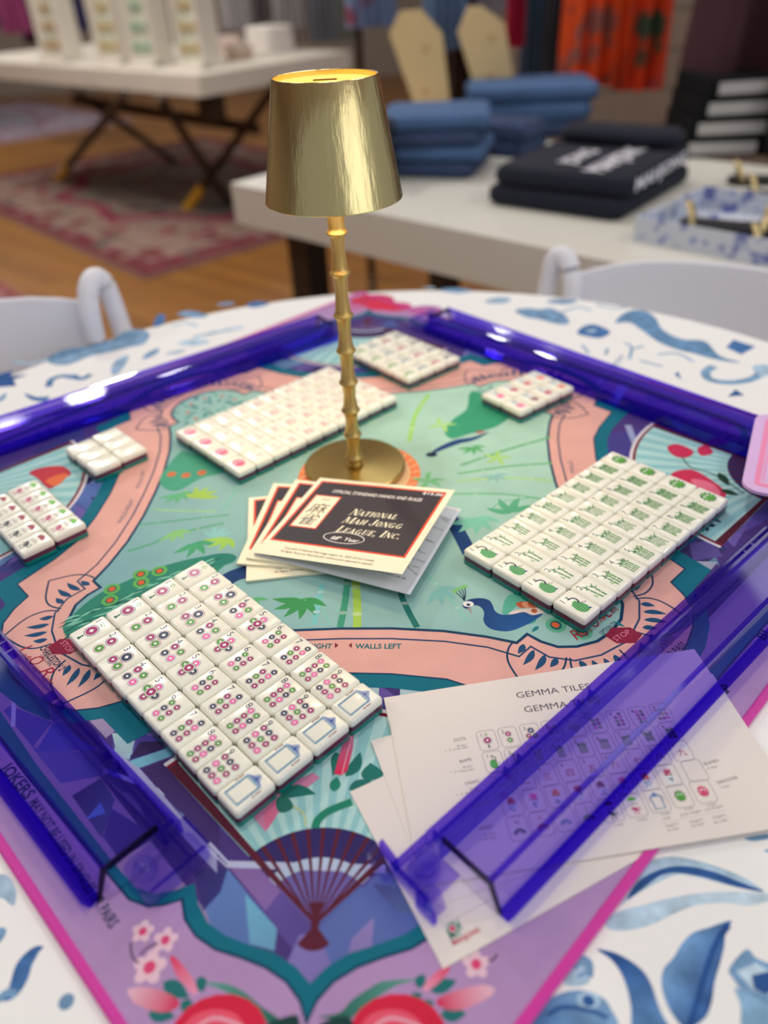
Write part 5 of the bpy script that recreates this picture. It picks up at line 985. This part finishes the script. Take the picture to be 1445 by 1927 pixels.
garment('navy_coat', 128, 60, 60, 6900, C(36, 34, 70), 'navy coat hanging behind the leftmost easel'); garment('magenta_scarf', 34, 40, 62, 6700, C(130, 50, 96), 'magenta garment hanging at the far left'); garment('slate_cloak', -14, 52, 52, 7200, C(56, 66, 80), 'slate garment at the left edge of the picture')
garment('plum_dress', 72, 36, 82, 7150, C(60, 26, 50), 'plum dress hanging between the left easels')
for k, (x, c, l) in enumerate(((448, C(150, 146, 150), 'pale grey garment left of the grey row'), (500, C(112, 106, 108), 'mid grey garment in the grey row'), (545, C(140, 136, 138), 'grey garment left of the white one'), (572, C(196, 192, 186), 'off white garment in the grey row'), (610, C(90, 92, 100), 'dark grey garment right of the white one'), (655, C(150, 160, 156), 'sage grey garment nearest the blouse'))): garment('grey_garment', x, 40, 78 if k > 2 else 52, 6000+300*(k % 2), c, l)
MB_ = MB(); rk = thing('clothes_rail', 'dark clothes rail carrying the bright clothes at the back', 'clothes rail', (900, 3480, FZ)); MB().tube([(-900, 0, 1660-0), (900, 0, 1660)], 14, 10).build('rail', M_BRONZE, rk, 60)
for s_ in (-1, 1): MB().tube([(s_*900, 0, 0), (s_*900, 0, 1660)], 16, 10).build('upright', M_BRONZE, rk, 60); MB().tube([(s_*900, -250, 14), (s_*900, 250, 14)], 14, 8).build('foot', M_BRONZE, rk, 60)
# pale wooden boards with pointed shoulders
M_BIRCH = mat('birch_board', C(206, 180, 132), .55, noise=.08, nscale=7)
for Y, pts, lab in ((2860, [(752, 22), (793, 18), (832, 62), (852, 235), (834, 246), (786, 216), (733, 66)], 'pale wooden board with pointed shoulders, left one behind the jeans'), (2860, [(882, 12), (908, 12), (950, 44), (971, 180), (940, 200), (906, 206), (862, 62)], 'pale wooden board with pointed shoulders, right one behind the jeans')):
    P3 = [AT(x, y, Y) for x, y in pts]; c = P3[4]; t = thing('wooden_board', lab, 'wooden board', (c[0], c[1], c[2]), 0, 'pale wooden boards'); f = [(p_[0]-c[0], 0, p_[2]-c[2]) for p_ in P3]
    if sum(f[i][0]*f[(i+1) % 7][2]-f[(i+1) % 7][0]*f[i][2] for i in range(7)) < 0: f = f[::-1]
    MB().loft([[(x, 0, z) for x, y, z in f], [(x, 18, z) for x, y, z in f]]).build('board', M_BIRCH, t)
    for zz in (.35, .7): b = MB(); b.lathe([(11, 0), (9, 4), (.1, 5)], 12); o = b.build('knot_peg', mat('birch_peg', C(190, 156, 110), .5), t); zc = min(q[2] for q in f)*(1-zz)+max(q[2] for q in f)*zz; xs_ = [q[0] for q in f]; o.location = ((min(xs_)*.45+max(xs_)*.55)*.001, 0, zc*.001); o.rotation_euler = (rd(90), 0, 0)
    # the boards stand on the display table behind the jeans
    MB().box((-40, -40, -(c[2]+60)), (40, 60, -(c[2]+45))).build('foot_plate', M_BIRCH, t); MB().box((-8, 2, -(c[2]+46)), (8, 16, 6)).build('foot_post', M_BIRCH, t)
# ------------------------------------------------------------------ white display table, right
TZ = -60.
dt = thing('display_table', 'long low white display table carrying folded clothes, behind the round table', 'table', (-372, 2253, FZ), rd(-44.7))
DL, DW = 2500, 900; hz = TZ-FZ
MB().box((0, 0, hz-105), (DL, DW, hz)).build('tabletop', mat('white_lacquer', C(206, 204, 196), .35), dt)
for x in (120, DL-120):
    for y in (150, DW-120): MB().box((x-40, y-40, 0), (x+40, y+40, hz-105)).build('leg', mat('dark_walnut', C(46, 34, 28), .5), dt)
MB().box((160, 200, 140), (DL-160, DW-160, 165)).build('lower_shelf', mat('dark_walnut', C(46, 34, 28), .5), dt)
for k, (x, y, c, lab) in enumerate(((420, 330, C(58, 60, 70), 'charcoal folded jeans on the lower shelf of the display table'), (800, 340, C(70, 50, 62), 'plum folded knitwear on the lower shelf of the display table'))):
    q = np.array((-372., 2253.))+x*np.array((math.cos(rd(-44.7)), math.sin(rd(-44.7))))+y*np.array((math.cos(rd(45.3)), math.sin(rd(45.3))))
    t = thing('folded_clothes', lab, 'folded clothes', (q[0], q[1], FZ+166), rd(-44.7+10*k), 'clothes on the lower shelf')
    for j in range(3): rslab(300, 240, 30, ((14, j*50), (0, j*50+14), (0, j*50+36), (14, j*50+49))).build('folded_layer', mat('shelfcloth%d' % k, c, .9), t, 60)
def folded(name, p, ang, w, h, th_, layers, col, label, cat, group=None, wob=6, m=None):
    t = thing(name, label, cat, (p[0], p[1], p[2]), ang, group); rn = random.Random(label)
    for k in range(layers):
        z = th_*k; pts = rrect(w, h, 26, 5); rings = []
        for i, zz in ((12, 0), (2, th_*.2), (0, th_*.5), (2, th_*.8), (13, th_*.99)):
            rings.append([(x*(1-2*i/w)+rn.uniform(-1, 1)*wob*.3, y*(1-2*i/h)+rn.uniform(-1, 1)*wob*.3, z+zz) for x, y in pts])
        MB().loft(rings).build('folded_layer', m or mat('cloth_'+name, col, .9, noise=.3, nscale=14, bump=.4, bscale=90), t, 70)
    return t
# navy sweatshirts with white lettering
M_NAVYC = mat('navy_fleece', C(20, 24, 40), .95, noise=.15, nscale=30, bump=.3, bscale=300)
sc_ = np.array([(246+816)/2+8, (1922+2037)/2-30]); a_s = math.atan2(1710-1922, 503-246)
folded('sweatshirt', (sc_[0], sc_[1], TZ), a_s, 335, 420, 44, 1, None, 'lower folded navy sweatshirt on the display table', 'sweatshirt', 'folded navy sweatshirts', 4, M_NAVYC)
ts = folded('sweatshirt', (sc_[0]+4, sc_[1]-2, TZ+44.2), a_s+.03, 330, 400, 42, 1, None, 'upper folded navy sweatshirt with big white lettering', 'sweatshirt', 'folded navy sweatshirts', 4, M_NAVYC)
pa = Art(); WL = C(214, 214, 226)
pa.text('JONG', (-5, -120), (-5, 40), 44, WL, 1, 0, .03); pa.text('MAHJONG', (88, -165), (88, 110), 52, WL, 1, 0, .035)
pa.build('white_lettering', M_INK, ts, 42.4, .1)
hem = Art(); hem.text('MAHJONG', (-170, 8), (150, 8), 26, WL, 1, 0, .03); o = hem.build('white_lettering', M_INK, ts, 0, .1); o.rotation_euler = (rd(90), 0, rd(90)); o.location = (.167, 0, .004)
rslab(300, 120, 40, ((14, 0), (0, 12), (0, 24), (14, 36))).build('folded_sleeve', M_NAVYC, ts, 60).location = (.0, .15, .042)
# jeans
M_DEN = mat('mid_blue_denim', C(64, 92, 132), .9, noise=.3, nscale=8, bump=.4, bscale=200); M_DEN2 = mat('dark_blue_denim', C(46, 62, 96), .9, noise=.25, nscale=8, bump=.4, bscale=200); M_DEN3 = mat('black_denim', C(40, 44, 54), .9, noise=.2, nscale=8)
M_TAG = mat('pale_leather_patch', C(170, 160, 160), .6)
for k in range(4):
    q = U(815, 330, TZ); t = folded('folded_jeans', (q[0]+18*(k % 2), q[1]+90, TZ+k*38), rd(-20+4*k), 290, 250, 37, 1, None, '%s pair of folded blue jeans in the stack beside the lamp shade' % ('lowest', 'second', 'third', 'topmost')[k], 'jeans', 'blue jeans stacked on the display table', 6, (M_DEN2, M_DEN, M_DEN2, M_DEN)[k])
for k in range(4):
    q = U(752, 345, TZ); t = folded('folded_jeans', (q[0]-42, q[1]+85, TZ+k*38+.3), rd(-22), 96, 230, 36, 1, None, '%s folded black jeans in the narrow stack right behind the lamp shade' % ('lowest', 'second', 'third', 'topmost')[k], 'jeans', 'black jeans stacked beside the blue ones', 4, M_DEN3); MB().box((30, -123, 10), (52, -119, 28)).build('leather_patch', M_TAG, t)
for k in range(3):
    q = U(1010, 292, TZ); t = folded('folded_jeans', (q[0]+20+k*10, q[1]+370, TZ+k*50), rd(-14+4*k), 400, 260, 49, 1, None, '%s pair of blue jeans in the loose pile behind the sweatshirts' % ('lowest', 'middle', 'topmost')[k], 'jeans', 'loose pile of blue jeans', 22, (M_DEN2, M_DEN, M_DEN)[k])
q = U(905, 300, TZ); folded('folded_jeans', (q[0]+40, q[1]+130, TZ+.5), rd(-35), 300, 170, 42, 2, None, 'rumpled dark blue jeans between the two denim piles', 'jeans', None, 26, M_DEN2)
# black boxes with white labels
M_BLK = mat('black_card', C(14, 14, 17), .8, spec=.15)
for k in range(4):
    q = U(1262, 300, TZ); t = thing('black_box', '%s black box with a white label in the stack at the right' % ('lowest', 'second lowest', 'second highest', 'topmost')[k], 'box', (q[0]+165+k*14, q[1]+110+k*10, TZ+k*47), rd(-6+3*k), 'black boxes with white labels')
    rslab(260, 240, 8, ((1, 0), (0, 2), (0, 44), (1, 46)), 2).build('box_body', M_BLK, t); MB().box((-110, -122, 9), (70, -119.6, 38)).build('white_label', mat('white_label', C(160, 158, 158), .6), t)
q = U(1400, 322, TZ); bg_ = thing('black_bag', 'black fabric bag with a magenta trimmed rim at the right edge', 'bag', (q[0]+250, q[1]+150, TZ), rd(-20)); M_BAG = mat('black_bag_fabric', C(26, 27, 33), .9, noise=.3, nscale=10, bump=.5, bscale=40)
MB().loft([[(x*s_, y*s_, z) for x, y in rrect(260, 200, 56, 5)] for z, s_ in ((0, .94), (20, 1), (110, 1.03), (190, .97), (214, .9))]).build('bag_body', M_BAG, bg_, 60); MB().tube([(x*.985, y*.985, 186) for x, y in rrect(260, 200, 56, 5)]+[(130*.985, 44, 186)], 7, 8).build('magenta_trim', mat('magenta_piping', C(170, 30, 90), .6), bg_, 60)
# patterned shoe trays with sandals
M_TOILE = floral('blue_toile_paper', C(186, 192, 204), C(104, 114, 168), C(130, 140, 186), 26)
def tray(p, ang, w, h, label):
    t = thing('shoe_tray', label, 'tray', (p[0], p[1], TZ), ang, 'blue and white shoe trays'); MB().box((0, 0, 0), (w, h, 3)).build('tray_base', M_TOILE, t)
    for a_, b_ in (((0, 0, 3), (w, 4, 46)), ((0, h-4, 3), (w, h, 46)), ((0, 4, 3), (4, h-4, 46)), ((w-4, 4, 3), (w, h-4, 46))): MB().box(a_, b_).build('tray_side', M_TOILE, t)
    return t
q = U(1190, 452, TZ); q2 = U(1445, 502, TZ); ang = math.atan2(q2[1]-q[1], q2[0]-q[0]); tray(q, ang, 420, 300, 'blue and white toile shoe tray at the near corner of the display table')
M_SOLE = mat('black_sandal_sole', C(24, 22, 24), .6); M_GSTR = mat('gold_strap', C(196, 176, 128), .35, .4)
def sandal(p, ang, label):
    t = thing('sandal', label, 'sandal', p, ang, 'gold strapped sandals'); out = [(0, -30), (40, -36), (110, -30), (170, -38), (220, -30), (238, 0), (220, 30), (170, 36), (110, 26), (40, 30), (0, 26), (-8, 0)]; o2 = spline(out, 3, True)
    MB().loft([[(x, y, 0) for x, y in o2], [(x, y, 13) for x, y in o2]]).build('sole', M_SOLE, t, 50)
    for x in (150, 178): MB().tube([(x, -36, 10), (x+6, -26, 34), (x+10, 0, 46), (x+6, 26, 34), (x, 35, 10)], 7, 8).build('strap', M_GSTR, t, 60)
    MB().tube([(20, -30, 10), (10, -20, 40), (2, 0, 50), (10, 20, 40), (20, 28, 10)], 5, 8).build('strap', M_GSTR, t, 60)
    for x, y in ((160, -10), (165, 10), (175, 0)): b = MB(); b.lathe([(12, 40), (13, 48), (8, 55), (.5, 57)], 10, (x, y)); b.build('gold_ornament', M_GSTR, t, 60)
e1 = np.array((math.cos(ang), math.sin(ang))); e2 = np.array((-e1[1], e1[0]))
for x, y, a_, l in ((40, 130, .35, 'gold strapped black sandal at the left in the toile tray'), (210, 50, .35, 'gold strapped black sandal at the right in the toile tray')): pp = q[:2]+e1*x+e2*y; sandal((pp[0], pp[1], TZ+3.2), ang+a_, l)
q = U(1395, 352, TZ); sandal((q[0]-10, q[1]+40, TZ+.2), rd(-10), 'gold flowered black sandal standing behind the tray'); q = U(1440, 385, TZ); sandal((q[0]-20, q[1]+60, TZ+.2), rd(-24), 'gold flowered black sandal at the right edge behind the tray')
